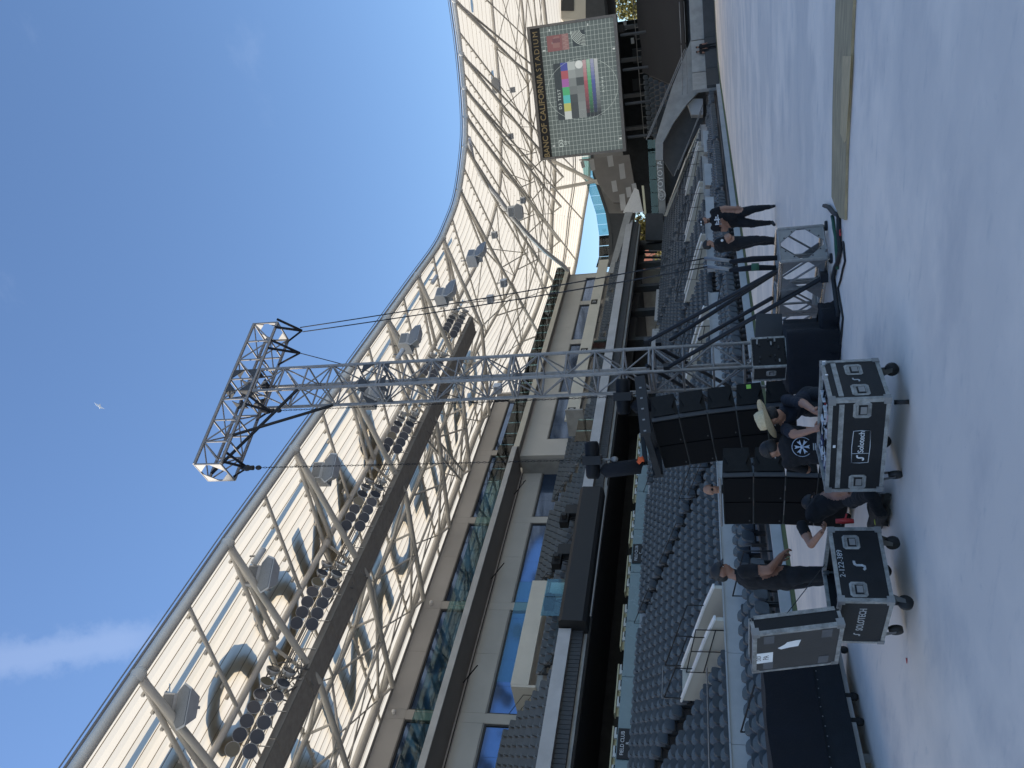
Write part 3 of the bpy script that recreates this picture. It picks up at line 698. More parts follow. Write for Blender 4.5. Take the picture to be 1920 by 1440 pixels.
for i in range(len(frames) - 1):
    (_, a1, a2), (_, b1, b2) = lowc[i], lowc[i + 1]
    strut('tie_rod', a1, rp(mids[i], TP2) - UPZ * .3, .035, M['steel'], roof, 6); strut('tie_rod', b1, rp(mids[i], TP2) - UPZ * .3, .035, M['steel'], roof, 6)
    strut('longitudinal_tube', a1.lerp(a2, .55), b1.lerp(b2, .55), .08, M['steel'], roof)
    strut('cross_brace', a1.lerp(a2, .45), rp(frames[i + 1], TP3) - UPZ * .3, .045, M['steel'], roof, 6); strut('cross_brace', b1.lerp(b2, .45), rp(frames[i], TP3) - UPZ * .3, .045, M['steel'], roof, 6)
    if i in (5,): strut('diagonal_tube', rp(frames[i + 1], 0) - UPZ * .3, rp(mids[i + 1], TP1) - UPZ * .3, .1, M['steel'], roof)
    if i > 5:
        strut('cross_brace', rp(frames[i], TP1) - UPZ * .3, rp(frames[i + 1], TP2) - UPZ * .3, .05, M['steel'], roof, 6); strut('cross_brace', rp(frames[i + 1], TP1) - UPZ * .3, rp(frames[i], TP2) - UPZ * .3, .05, M['steel'], roof, 6)
    if i > 7:
        strut('cross_brace', a1, rp(frames[i + 1], TP2) - UPZ * .9, .06, M['steel'], roof, 6); strut('cross_brace', a1.lerp(a2, .6), b1.lerp(b2, .3), .06, M['steel'], roof, 6)
# the bright stainless tube that runs round under the corner
b = MB(); pts = [at(x, y, D=d) for x, y, d in ((878, 258, 66), (886, 300, 68), (905, 335, 70), (930, 365, 72), (955, 400, 74), (985, 435, 76), (1020, 470, 79), (1055, 497, 82), (1064, 506, 85))]
b.tube(pts, .22, 10); b.build('stainless_ring_tube', M['shiny'], roof)
# props from the ridge down to the corner building
for (x0, y0, x1, y1) in ((1030, 356, 1128, 338), (1012, 290, 1125, 345)):
    strut('prop_tube', at(x0, y0, D=101), at(x1, y1, D=101), .22, M['steel'], roof)

# raised letters standing on the roof, seen from below as shadows
for ch, ya in zip('BANCOF', (35.9, 31.8, 27.6, 23.3, 18.8, 14.6)):
    o = text('roof_letter', ch, 5.0, M['letters'], (-26.3, ya, 21.14), (0, -1, 0), (1, 0, 0), None, .2, bold=.17)
    tag(o, 'big raised letter %s on the roof, first word row nearest the roof edge' % ch, 'letter', 'raised letters on the roof')
for n_, (ch, ya) in enumerate(zip('CALIFORNIA', (56.5, 51.8, 47.6, 44.3, 41.0, 36.8, 32.2, 27.6, 24.0, 20.6))):
    o = text('roof_letter', ch, 5.3, M['letters'], (-34.4, ya, 21.5), (0, -1, 0), (1, 0, 0), None, .2, bold=.17)
    suf = {1: 'nearer the far corner', 9: 'at the near end'}.get(n_, '') if ch == 'A' else ({3: 'nearer the far corner', 8: 'nearer the camera'}.get(n_, '') if ch == 'I' else '')
    tag(o, ('big raised letter %s on the roof, second word row %s' % (ch, suf)).strip(), 'letter', 'raised letters on the roof')
b = MB()
for xx in (-22.9, -28.0, -29.0): b.tube([(xx, 12, 21.3), (xx, 58, 21.3)], .10, 6)
lf = b.build('letter_support_rail', M['letters'], roof)

# ------------------------------------------------------------------ light catwalk and floodlights
cw = thing('lighting_catwalk', 'dark steel catwalk hung under the roof carrying banks of round floodlights', 'catwalk')
yy = 0
while yy < 54:
    box('floor_grating', (-28.2, yy, 19.02), (-27.0, yy + 2.96, 19.10), M['grating'], cw)
    box('toe_plate', (-26.98, yy, 19.02), (-26.93, yy + 2.96, 19.32), M['soffit'], cw)
    yy += 3
box('edge_beam', (-28.28, 0, 18.96), (-28.21, 54, 19.35), M['soffit'], cw)
for x in (-28.2, -26.9):
    for z in (19.65, 20.15): strut('handrail', (x, 0, z), (x, 54, z), .03, M['steel'], cw, 5)
b = MB(); y = 0
while y < 54:
    for x in (-28.2, -26.9): b.tube([(x, y, 19.1), (x, y, 20.15)], .025, 5)
    b.tube([(-28.2, y, 20.1), (-26.9, y, 20.3)], .02, 4); b.tube([(-26.9, y, 20.1), (-28.2, y + 1, 20.4)], .02, 4); y += 1.6
stuff(b.build('railing_posts', M['steel'], cw))
b = MB(); random.seed(5)
for k in range(300):
    y = random.choice((14.6, 20.7, 27.2, 33.4, 40.5)) + random.uniform(-1.3, 1.3); x = random.uniform(-28, -26.6); z = random.uniform(19, 20.6)
    b.tube([(x, y, z), (x + random.uniform(-.6, .6), y + random.uniform(-.9, .9), z + random.uniform(-.5, .5))], random.choice((.015, .02, .035)), 4)
stuff(b.build('cable_runs', M['galv'], cw))
for x in (-26.6, -26.75, -26.45): strut('cable', (x, 0, 19.9), (x, 54, 19.9), .025, M['soffit'], cw, 5)
# inclined access stair from the catwalk
b = MB(); s0, s1 = Vector((-29.2, 32.0, 18.3)), Vector((-37.9, 44.0, 19.4))
s0 = at(800, 812, X=-28.5); s1 = at(866, 892, X=-36)
d = (s1 - s0); side = Vector((-d.y, d.x, 0)).normalized() * .4
strut('stair_stringer', s0 - side, s1 - side, .09, M['steel'], cw); strut('stair_stringer', s0 + side, s1 + side, .09, M['steel'], cw)
for k in range(16): strut('stair_tread', s0 + d * ((k + .5) / 16) - side, s0 + d * ((k + .5) / 16) + side, .06, M['steel'], cw, 5)
def floodlight(c, d, label, warm, i):
    d = d.normalized(); rot = d.to_track_quat('Z', 'Y').to_euler()
    t = thing('floodlight', label, 'floodlight', c, rot, 'round floodlights on the catwalk')
    for nm, me in ((('housing', FL[0]), ('lens', FL[2] if warm else FL[1]), ('bracket', FL[3]))):
        o = bpy.data.objects.new(nm, me); C.objects.link(o); o.parent = t
b1 = MB(); b1.tube([(0, 0, -.22), (0, 0, -.12), (0, 0, .0), (0, 0, .06)], [.10, .22, .285, .29], 18); 
FLh = mesh_of(b1, 'housing', M['spk']); FLh.polygons.foreach_set('use_smooth', [len(p.vertices) == 4 for p in FLh.polygons])
b1 = MB(); b1.disc((0, 0, .061), (0, 0, 1), .272, .006, 18); FL = [FLh, mesh_of(b1, 'lens', M['lens']), mesh_of(b1, 'lens', M['lens2'])]
b1 = MB(); b1.box((-.32, -.03, -.3), (-.29, .03, .03)); b1.box((.29, -.03, -.3), (.32, .03, .03)); b1.box((-.32, -.03, -.33), (.32, .03, -.301)); FL.append(mesh_of(b1, 'bracket', M['galv']))
banks = [('nearest the camera', 17.0), ('second from the camera', 23.3), ('third from the camera', 29.8), ('fourth from the camera', 36.4), ('fifth from the camera', 43.6), ('sixth from the camera', 50.2)]
for bi, (bn, ya) in enumerate(banks):
    n = 7
    for row in range(2):
        for k in range(n):
            c = Vector((-26.3 - .05 * row, ya + k * .62, 20.22 - .74 * row)); tocam = EYE - c
            tow = (tocam.normalized() * (1 - k / 7.0) + Vector((.85, .35 + .1 * k, -.55)) * (k / 7.0))
            floodlight(c, tow, 'round floodlight, %s from the near end, %s row, bank %s' % (['first', 'second', 'third', 'fourth', 'fifth', 'sixth', 'seventh'][k], 'upper' if row == 0 else 'lower', bn), (k + row * 3 + bi) % 5 == 0 and row == 0, k)
# ------------------------------------------------------------------ roof loudspeakers
def horn_cluster(c, label, small=False, rz=0):
    s_ = .62 if small else 1.0
    t = thing('roof_loudspeaker', label, 'loudspeaker', c, (0, 0, rz), 'loudspeakers hung under the roof')
    def L(pts): return [Vector(p) * s_ for p in pts]
    def bx(lo, hi, nm, m):
        b = MB(); b.box(Vector(lo) * s_, Vector(hi) * s_); return b.build(nm, m, t, False)
    # upper cabinet, chamfered
    b = MB(); prof = [(-.45, .0), (.35, .0), (.55, .18), (.55, .62), (.35, .75), (-.45, .75)]
    b.prism(L([(x, -.42, z) for x, z in prof]), Vector((0, .84, 0)) * s_); b.build('cabinet', M['spk'], t, False)
    b = MB(); b.box(L([(.552, -.36, .2)])[0], L([(.57, .36, .6)])[0]); b.build('grille', M['spkg'], t, False)
    if not small:
        b = MB(); hexp = [(0, -.62, -.55), (0, .62, -.55), (0, .78, -.05), (0, .50, .32), (0, -.50, .32), (0, -.78, -.05)]
        mm_ = Matrix.Rotation(R(-28), 3, 'Y') @ Matrix.Identity(3)
        f = [mm_ @ Vector(p) + Vector((.75, 0, -.25)) for p in hexp]; bk = [mm_ @ Vector((p[0] - .5, p[1] * .55, p[2] * .55)) + Vector((.75, 0, -.25)) for p in hexp]
        b.add(f + bk, [tuple(range(6)), tuple(range(11, 5, -1))] + [(i, i + 6, (i + 1) % 6 + 6, (i + 1) % 6) for i in range(6)]); b.build('horn_body', M['spk'], t, False)
        b = MB(); b.prism([mm_ @ Vector((.012, p[1] * .9, p[2] * .9 - .01)) + Vector((.75, 0, -.25)) for p in hexp[:2] + hexp[2:]], mm_ @ Vector((.02, 0, 0))); b.build('horn_grille', M['spkg'], t, False)
        b = MB(); b.box((-.3, -.05, -.35), (.15, .05, -.005)); b.build('yoke', M['spk'], t, False)
    b = MB(); b.tube(L([(-.1, 0, .76), (-.1, 0, 1.3)]), .04, 6); b.build('hanger', M['galv'], t, False)
spn = ['nearest the camera', 'second from the camera', 'third from the camera', 'fourth from the camera', 'fifth from the camera, behind the guy ropes', 'sixth from the camera', 'seventh from the camera']
for k, (p, y) in enumerate((((345, 1325), 16.0), ((497, 1085), 22.2), ((613, 890), 29.1), ((700, 748), 36.0), ((770, 645), 42.0), ((836, 558), 48.2), ((893, 485), 54.5))):
    horn_cluster(at(*p, X=-22.5) - UPZ * .1, 'pale grey horn loudspeaker under the roof, %s' % spn[k], False, R(-35 + 4 * k))
for k, (p, D_, lab) in enumerate((((968, 395), 72, 'grey box loudspeaker in the roof corner beside the bright tube'), ((985, 375), 74, 'second grey box loudspeaker in the roof corner'), ((925, 160), 76, 'large grey loudspeaker under the end roof above the scoreboard'), ((932, 440), 68, 'small hexagonal loudspeaker in the roof corner'), ((962, 255), 78, 'grey box loudspeaker left of the scoreboard top'), ((965, 168), 80, 'small grey box right behind the large end roof loudspeaker'), ((925, 560), 58, 'small grey box loudspeaker above the glass balcony'), ((950, 530), 60, 'smallest grey loudspeaker above the far balcony glass'), ((868, 45), 70, 'small round end roof lamp box at the roof edge'), ((940, 728), 50, 'grey box loudspeaker behind the mast above the balcony'))):
    horn_cluster(at(*p, D=D_), lab, k not in (0, 2), R(-80))
# cylindrical cameras on the front ribs
for k, (p, y, lab) in enumerate((((487, 1043), 20.9, 'white tube camera near the second roof loudspeaker'), ((816, 524), 47, 'white tube camera near the sixth roof loudspeaker'), ((752, 664), 41, 'white tube camera left of the fifth roof loudspeaker'))):
    c = at(*p, X=-21.5); t = thing('tube_camera', lab, 'camera', c, group='tube cameras on the roof edge')
    b = MB(); b.tube([c + Vector((-.1, -.35, .15)), c + Vector((.1, .35, -.05))], .14, 10); b.build('housing', M['spk'], t); strut('bracket', c, c + UPZ * .45, .04, M['galv'], t, 6)

# ================================================================== FAR END: end stand, corner building, scoreboard
es = thing('end_stand', 'dark end stand with black tarpaulins over its seats and a concourse below the scoreboard', 'grandstand')
def slab(name, pts, thick, m, par, back=_F0):      # outline on its own plane, given real thickness away from the viewer
    b = MB(); b.prism(pts, Vector(back) * thick); return b.build(name, m, par)
# low front wall and dark boards round the end line
ec = [(-16.3, 72), (-15.9, 76.5), (-13.9, 79.6), (-10.8, 81.8), (-6, 82.6), (40, 82.6)]
for (x0, y0), (x1, y1) in zip(ec, ec[1:]):
    d = Vector((x1 - x0, y1 - y0, 0)); L = d.length; n = max(1, int(L / 3)); d.normalize(); nn = Vector((-d.y, d.x, 0)) * .25
    for k in range(n):
        a = Vector((x0, y0, 0)) + d * (L * k / n + .02); c = Vector((x0, y0, 0)) + d * (L * (k + 1) / n - .02)
        h = 1.0 if not (x0 > -12 and k % 4 == 2) else .25
        b = MB(); b.hexa([a, c, c + nn, a + nn, a + UPZ * h, c + UPZ * h, c + nn + UPZ * h, a + nn + UPZ * h]); b.build('board', M['darkp'], es)
    a = Vector((x0, y0, 0)) + nn * 1.02 + UPZ * 0; c = Vector((x1, y1, 0)) + nn * 1.02
    b = MB(); b.hexa([a, c, c + nn, a + nn, a + UPZ * 2.15, c + UPZ * 2.15, c + nn + UPZ * 2.15, a + nn + UPZ * 2.15]); b.build('end_wall', M['concrete'], es)
    b = MB(); b.tube([a + UPZ * 3.0 + nn, c + UPZ * 3.0 + nn], .04, 5); b.tube([a + UPZ * 2.6 + nn, c + UPZ * 2.6 + nn], .025, 5); b.build('front_rail', M['galv'], es)
# seat rake with tarpaulin
b = MB(); b.hexa([(-20.2, 85.2, 0), (44, 85.2, 0), (44, 97, 0), (-20.2, 97, 0), (-20.2, 85.2, 2.0), (44, 85.2, 2.0), (44, 97, 6.9), (-20.2, 97, 6.9)]); b.build('rake', M['conc_dark'], es)
b = MB(); nx, ny = 24, 10; vs = []
for j in range(ny + 1):
    for i in range(nx + 1):
        vs.append((-19.6 + 63 * i / nx, 85.2 + 11.4 * j / ny, 2.75 + 4.9 * j / ny + .12 * math.sin(i * 2.1) * math.sin(j * 1.7)))
b.add(vs, [(j * (nx + 1) + i, j * (nx + 1) + i + 1, (j + 1) * (nx + 1) + i + 1, (j + 1) * (nx + 1) + i) for j in range(ny) for i in range(nx)], 0, True)
tp = b.build('tarpaulin', M['cloth'], None); tag(tp, 'huge black tarpaulin spread over the seats of the end stand below the scoreboard', 'tarpaulin')
vs, fs, mi = [], [], []
for j in range(8):
    for i in range(12):
        x, y, z = -20.0 - i * .55, 85.6 + j * 1.45, 2.3 + j * .62
        for mb in (SB, SP):
            n = len(vs); vs += [(p.y + x, -p.x * 1.1 + y, p.z * 1.1 + z) for p in mb.v]; fs += [tuple(q + n for q in f) for f in mb.f]; mi += [0] * len(mb.f)
b = MB(); b.hexa([(-27.2, 85.2, 0), (-20.3, 85.2, 0), (-20.3, 97, 0), (-27.2, 97, 0), (-27.2, 85.2, 2.0), (-20.3, 85.2, 2.0), (-20.3, 97, 6.9), (-27.2, 97, 6.9)]); b.build('rake', M['conc_dark'], es)
o = stuff_mesh('end_stand_seats', vs, fs, mi, [M['seat']]); o['label'] = 'block of dark grey seats between the black tarpaulin and the concrete ramp wall'; o['category'] = 'seats'
# concourse below the scoreboard
box('concourse_deck', (-30, 97.05, 6.7), (44, 108, 7.0), M['conc_dark'], es)
box('concourse_back', (-27, 106, 7.0), (-15.5, 106.3, 10.8), M['dark'], es); box('concourse_back', (-11.6, 106, 7.0), (44, 106.3, 10.8), M['dark'], es)
for x in (-26, -22.3, -18.4, -15.0, -11.7, -7.5, -2): box('concourse_column', (x - .2, 98, 7.0), (x + .2, 98.5, 10.8), M['darkp'], es)
b = MB(); b.tube([(-27, 97.2, 8.05), (44, 97.2, 8.05)], .04, 5)
for k in range(60): b.tube([(-27 + k * 1.2, 97.2, 7.0), (-27 + k * 1.2, 97.2, 8.05)], .025, 4)
stuff(b.build('concourse_railing', M['galv'], es))
box('concourse_ceiling', (-28, 97.1, 10.8), (44, 107, 11.1), M['dark'], es)
box('column_sign', (-15.4, 97.9, 9.3), (-14.6, 97.95, 10.0), M['blackp'], es)
for k, (x, z, wd, m) in enumerate(((-17.6, 8.7, .6, 'white'), (-16.0, 9.4, .8, 'white'), (-19.8, 7.9, 1.6, 'darkp'), (-17.2, 7.6, .5, 'casebrown'), (-22.9, 8.2, 1.3, 'darkp'))):
    box('kiosk_panel', (x, 103, z), (x + wd, 103.3, z + (.35 if m == 'white' else 1.1)), M[m], es)
# concrete ramp wall sweeping down from the corner
D_ = 76.5
pts = [at(1291, 86, D=D_), at(1262, 158, D=D_), at(1229, 262, D=D_), at(1229, 300, D=D_), at(1243, 300, D=D_), at(1243, 268, D=D_), at(1262, 232, D=D_), at(1288, 195, D=D_), at(1330, 150, D=D_), at(1338, 118, D=D_), at(1300, 60, D=D_)]
slab('ramp_wall', pts, .35, M['concrete'], es)
pts = [at(1243, 300, D=78), at(1232, 296, D=78), at(1238, 255, D=78), at(1262, 225, D=78), at(1286, 180, D=78), at(1322, 160, D=78), at(1326, 215, D=78), at(1300, 258, D=78), at(1262, 330, D=78)]
slab('stair_shaft', pts, .3, M['darkp'], es)
for k, (x0, y0, x1, y1) in enumerate(((1264, 330, 1316, 208), (1272, 318, 1318, 196), (1216, 258, 1288, 90), (1212, 262, 1284, 92))):
    strut('ramp_rail', at(x0, y0, D=75.8), at(x1, y1, D=75.8), .045, M['galv'], es, 6)
slab('shaft_lining', [at(1234, 290, D=90), at(1236, 360, D=90), at(1250, 408, D=90), at(1290, 308, D=90), at(1325, 240, D=90), at(1310, 190, D=90)], .3, M['darkp'], es)
slab('vomitory_block', [at(1286, 185, D=77), at(1318, 185, D=77), at(1318, 215, D=77), at(1296, 215, D=77)], 2.5, M['conc_light'], es)
slab('end_aisle_wall', [at(1245, 405, D=79.5), at(1250, 405, D=79.5), at(1290, 306, D=77), at(1316, 244, D=75), at(1311, 240, D=75), at(1284, 300, D=77)], .3, M['cream'], es)
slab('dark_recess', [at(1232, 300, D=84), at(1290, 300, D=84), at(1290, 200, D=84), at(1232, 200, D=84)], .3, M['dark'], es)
for k in range(3):
    slab('corner_block', [at(1318 + k * 2, 245 + k * 62, D=66 - k * 9), at(1332 + k * 3, 245 + k * 62, D=66 - k * 9), at(1334 + k * 3, 285 + k * 62, D=65 - k * 9), at(1320 + k * 2, 285 + k * 62, D=65 - k * 9)], 1.2, M['conc_light'], es)
# fascia beam with big lettering over the corner
Dt = 88
slab('fascia_beam', [at(1229, 262, D=Dt), at(1242, 262, D=Dt), at(1249, 410, D=Dt), at(1236, 410, D=Dt)], .5, M['concrete'], es)
o0 = at(1237.5, 333, D=Dt - .05); xd = at(1237.5 - 0, 300, D=Dt - .05) - at(1240, 366, D=Dt - .05)
text('fascia_lettering', 'TOYOTA', .80, M['white'], at(1238.2, 330, D=Dt - .05), xd, UPZ, es, .06)
b = MB(); c0 = at(1241.2, 366, D=Dt - .06); xd = xd.normalized()
def oval(cx, cz, rx, rz, r): b.tube([c0 + xd * (cx + rx * math.cos(t * PI / 8)) + UPZ * (cz + rz * math.sin(t * PI / 8)) for t in range(16)], r, 4, closed=True)
oval(0, 0, .52, .36, .045); oval(0, .10, .30, .14, .03); oval(0, .0, .12, .34, .03); b.build('oval_emblem', M['white'], es)
for k in range(6):
    y0 = 262 + k * 25; slab('glass_guard', [at(1214 + k * 1.2, y0, D=Dt), at(1228.5 + k * 1.2, y0, D=Dt), at(1229.5 + k * 1.2, y0 + 24, D=Dt), at(1215 + k * 1.2, y0 + 24, D=Dt)], .03, M['glass'], es)
slab('bar_back', [at(1150, 180, D=100), at(1260, 180, D=100), at(1260, 396, D=100), at(1186, 396, D=100), at(1170, 300, D=100)], .3, M['dark'], es)
slab('bar_back', [at(1216, 396, D=100), at(1260, 396, D=100), at(1260, 470, D=100), at(1216, 470, D=100)], .3, M['dark'], es)
slab('dark_cabin', [at(1211, 400, D=86), at(1243, 400, D=86), at(1245, 450, D=86), at(1210, 450, D=86)], 3, M['darkp'], es)
slab('yellow_beam', [at(1203, 348, D=87), at(1207, 348, D=87), at(1212, 402, D=87), at(1208, 402, D=87)], .3, M['creamtop'], es)
slab('dark_cabin', [at(1207, 350, D=88), at(1219, 350, D=88), at(1222, 402, D=88), at(1211, 402, D=88)], 2, M['dark'], es)
for (x, y) in ((1192, 470), (1203, 480)):
    slab('concourse_post', [at(x, y, D=86), at(x + 40, y + 1, D=86), at(x + 40, y + 4, D=86), at(x, y + 4, D=86)], .4, M['dark'], es)
# corner building: curved dark terrace wall with pale panels
cb_ = thing('corner_building', 'curved dark corner building with pale rectangular panels and a glass rail beside the scoreboard', 'building')
top = [(1103, 255, 104), (1112, 330, 102), (1125, 366, 100), (1136, 400, 98), (1142, 440, 96), (1142, 480, 93), (1137, 500, 90)]
bot = [(1180, 255), (1186, 330), (1190, 366), (1192, 400), (1180, 440), (1160, 470), (1145, 500)]
tp_, bt_ = [at(x, y, D=d) for x, y, d in top], [at(x, y, D=d[2]) for (x, y), d in zip(bot, top)]
for i in range(6):
    b = MB(); q = [tp_[i], tp_[i + 1], bt_[i + 1], bt_[i]]; b.prism(q, _F0 * .4); b.build('curved_wall_panel', M['darkp'] if i > 2 else M['soffit'], cb_)
    b = MB(); b.prism([tp_[i] + UPZ * .02, tp_[i + 1] + UPZ * .02, tp_[i + 1] - UPZ * .35, tp_[i] - UPZ * .35], -_F0 * .1); b.build('coping_band', M['darkp'], cb_)
    for j in range(2):
        a, c = tp_[i].lerp(tp_[i + 1], j / 2 + .01), tp_[i].lerp(tp_[i + 1], j / 2 + .49)
        b = MB(); b.prism([a, c, c + UPZ * 1.15, a + UPZ * 1.15], _F0 * .03); b.build('glass_panel', M['glass'], cb_)
for (x, y, w_, h_) in ((1138, 293, 20, 10), (1160, 308, 28, 10), (1146, 340, 20, 9), (1161, 365, 30, 10), (1173, 352, 18, 9), (1184, 345, 14, 8), (1182, 368, 26, 8), (1105, 300, 20, 8), (1088, 303, 12, 6)):
    slab('pale_panel', [at(x, y, D=95), at(x + 3, y + w_, D=95), at(x + h_ + 3, y + w_ - 2, D=95), at(x + h_, y - 2, D=95)], .12, M['conc_light'], cb_)
slab('white_gable', [at(1168, 398, D=94), at(1190, 352, D=94), at(1197, 356, D=94), at(1205, 396, D=94)], .6, M['white'], cb_)
slab('screen_side_wall', [at(1085, 299, D=97.5), at(1180, 290, D=97.5), at(1195, 380, D=97.5), at(1150, 380, D=97.5), at(1122, 345, D=97.5), at(1103, 300, D=97.5)], .5, M['soffit'], cb_)
slab('upper_fascia_end', [at(1172, 398, D=86), at(1186, 398, D=86), at(1150, 512, D=82), at(1140, 512, D=82)], .4, M['concrete'], cb_)
slab('rear_lounge_wall', [at(1040, -10, D=108), at(1098, -10, D=108), at(1098, 38, D=108), at(1040, 34, D=108)], 3, M['cream'], cb_)
slab('lounge_opening', [at(1050, -10, D=107.9), at(1076, -10, D=107.9), at(1076, 20, D=107.9), at(1050, 20, D=107.9)], .05, M['darkp'], cb_)
slab('upper_rear_wall', [at(1098, -10, D=106), at(1150, -10, D=106), at(1150, 30, D=106), at(1098, 34, D=106)], 3, M['darkp'], cb_)

# ------------------------------------------------------------------ scoreboard
TL, TR, BR, BL = at(1012, 298, Y=84.6), at(989, 51, Y=87.6), at(1155, 26, Y=87.6), at(1175, 283, Y=84.6)
bc = (BL + BR) / 2; sx = (BR - BL); sx.z = 0; Wd = sx.length; sx.normalize(); Ht = ((TL.z + TR.z) - (BL.z + BR.z)) / 2
zb = (BL.z + BR.z) / 2; org = Vector((BL.x, BL.y, zb)); bk = Vector((-sx.y, sx.x, 0)); fw = -bk
sb = thing('scoreboard', 'big grey video scoreboard showing a test pattern with the stadium name above the screen', 'scoreboard', org)
def SP3(u, v, d=0): return org + sx * (u * Wd) + UPZ * (v * Ht) + fw * d    # u,v in 0..1 across the face
def panel(name, u0, v0, u1, v1, d0, d1, m, par):
    b = MB(); a = [SP3(u0, v0, d0), SP3(u1, v0, d0), SP3(u1, v1, d0), SP3(u0, v1, d0)]; b.prism(a, fw * (d1 - d0)); return b.build(name, m, par)
panel('housing', 0, 0, 1, 1, -1.1, 0, M['darkp'], sb)
panel('frame', 0, 0, 1, .035, .002, .14, M['soffit'], sb); panel('frame', 0, .965, 1, 1, .002, .14, M['soffit'], sb); panel('frame', 0, .036, .018, .964, .002, .14, M['soffit'], sb); panel('frame', .982, .036, 1, .964, .002, .14, M['soffit'], sb)
hd = panel('header_strip', .019, .86, .981, .964, .002, .05, M['blackp'], sb)
text('header_lettering', 'BANC OF CALIFORNIA', .80, M['gold'], SP3(.335, .912, .06), sx, UPZ, hd, .04, bold=.012)
text('header_lettering', 'STADIUM', .74, M['gold'], SP3(.815, .912, .06), sx, UPZ, hd, .03, space=1.3)
scr_m = mat('screen_grey_green', (.03, .035, .033), .3, emit=((.62, .74, .68), .085))
scr = panel('screen', .019, .037, .981, .858, .002, .04, scr_m, sb)
_sc = {}
def em(col, s=.55):
    s *= .62
    k = tuple(col)
    if k not in _sc: _sc[k] = mat('screen_colour_%d' % len(_sc), (.02, .02, .02), .3, emit=(col, s))
    return _sc[k]
def sp(u0, v0, u1, v1, col, s=.55, lay=0): return panel('screen_patch', u0, v0, u1, v1, .043 + lay * .004, .046 + lay * .004, em(col, s), scr)
grid = MB(); gm = em((.85, .95, .88), .62)
for k in range(1, 28): u = .019 + .962 * k / 28; grid.prism([SP3(u - .0007, .037, .041), SP3(u + .0007, .037, .041), SP3(u + .0007, .858, .041), SP3(u - .0009, .858, .041)], fw * .0015)
for k in range(1, 19): v = .037 + .821 * k / 19; grid.prism([SP3(.019, v - .0012, .0405), SP3(.981, v - .0012, .0405), SP3(.981, v + .0012, .0405), SP3(.019, v + .0012, .0405)], fw * .0014)
stuff(grid.build('screen_grid', gm, scr))
b = MB(); b.tube([SP3(.50 + .225 * math.cos(t * PI / 32), .44 + .40 * math.sin(t * PI / 32), .047) for t in range(64)], .011, 4, closed=True); b.build('screen_circle', gm, scr)
U0, U1 = .29, .71; dark_ = (.10, .12, .12)
sp(U0, .665, U1, .745, dark_, .3)
cols = [(.85, .9, .85), (.75, .75, .2), (.15, .75, .7), (.12, .62, .25), (.55, .18, .55), (.62, .14, .16), (.10, .12, .50)]
for k, c in enumerate(cols): sp(U0 + .06 * k, .585, U0 + .06 * (k + 1), .664, c, .6)
gr = [.10, .10, .12, .30, .38, .55, .8]
for k, g_ in enumerate(gr): sp(U0 + .06 * k, .50, U0 + .06 * (k + 1), .584, (g_, g_ * 1.08, g_ * 1.03), .5)
gr = [.6, .42, .36, .33, .12, .45, .55]
for k, g_ in enumerate(gr): sp(U0 + .06 * k, .415, U0 + .06 * (k + 1), .499, (g_, g_ * 1.08, g_ * 1.03), .5)
for k in range(9): sp(U0 + .002, .418 + k * .009, U0 + .058, .421 + k * .009, (.05, .06, .06), .3, 1)
b = MB(); cc = SP3(U1 - .028, .455, .052); b.tube([cc, cc + fw * .004], .38, 20); b.build('screen_dot', em((.9, .95, .92), .7), scr)
for r_, c in enumerate(((.60, .12, .14), (.10, .55, .20), (.10, .14, .50), (.5, .55, .53))):
    for k in range(14):
        f = k / 13; base = tuple((x * min(1, f * 1.6) + max(0, f - .62) * 2.2 * (1 - x) * .55) + .04 for x in c)
        sp(U0 + .42 * k / 14, .375 - r_ * .043, U0 + .42 * (k + 1) / 14, .413 - r_ * .043, tuple(round(x, 3) for x in base), .55)
text('screen_lettering', 'D3 TEST', .42, gm, SP3(.445, .705, .055), sx, UPZ, scr, .01, space=1.3)
text('screen_lettering', 'ALPHA', .32, gm, SP3(.515, .205, .05), sx, UPZ, scr, .01, space=1.8)
text('screen_lettering', 'D3', .62, gm, SP3(.115, .735, .05), sx, UPZ, scr, .01); text('screen_lettering', 'D3', .34, gm, SP3(.115, .685, .05), sx, UPZ, scr, .01); text('screen_lettering', 'D3', .2, gm, SP3(.115, .65, .05), sx, UPZ, scr, .01)
sp(.80, .62, .915, .79, (.42, .16, .15), .5); sp(.80, .545, .915, .618, (.5, .26, .24), .5)      # a still picture on the screen, kept as plain soft shapes
random.seed(3)
for k in range(7): sp(.805 + .1 * random.random() * .8, .63 + .12 * random.random(), .83 + .08 * random.random(), .66 + .11 * random.random(), random.choice([(.5, .25, .22), (.6, .38, .34), (.3, .12, .13), (.35, .28, .30)]), .5, 1 + k)
for k in range(8): sp(.803 + .014 * k, .55 + .02 * (k % 2), .813 + .014 * k, .59 + .02 * (k % 2), (.6, .36, .32), .5, 1)
sp(.815, .36, .925, .50, dark_, .3)
b = MB()
for k in range(8): b.tube([SP3(.925, .36, .05) + sx * (-(.5 + .13 * k) * math.cos(t * PI / 20)) * 1.0 + UPZ * ((.5 + .13 * k) * math.sin(t * PI / 20)) for t in range(11)], .025, 4)
b.build('screen_arc', gm, scr)
for (u, v, du, dv) in ((.10, .825, .004, .03), (.815, .83, .004, .03), (.955, .75, .008, .012), (.955, .32, .008, .012), (.76, .055, .006, .025), (.10, .055, .006, .025)): sp(u - du, v - dv / 2, u + du, v + dv / 2, (.9, .95, .9), .6, 2)
for u in (.1, .35, .6, .85): strut('support_post', SP3(u, -.02, -.6), SP3(u, -.30, -.6), .14, M['darkp'], sb)

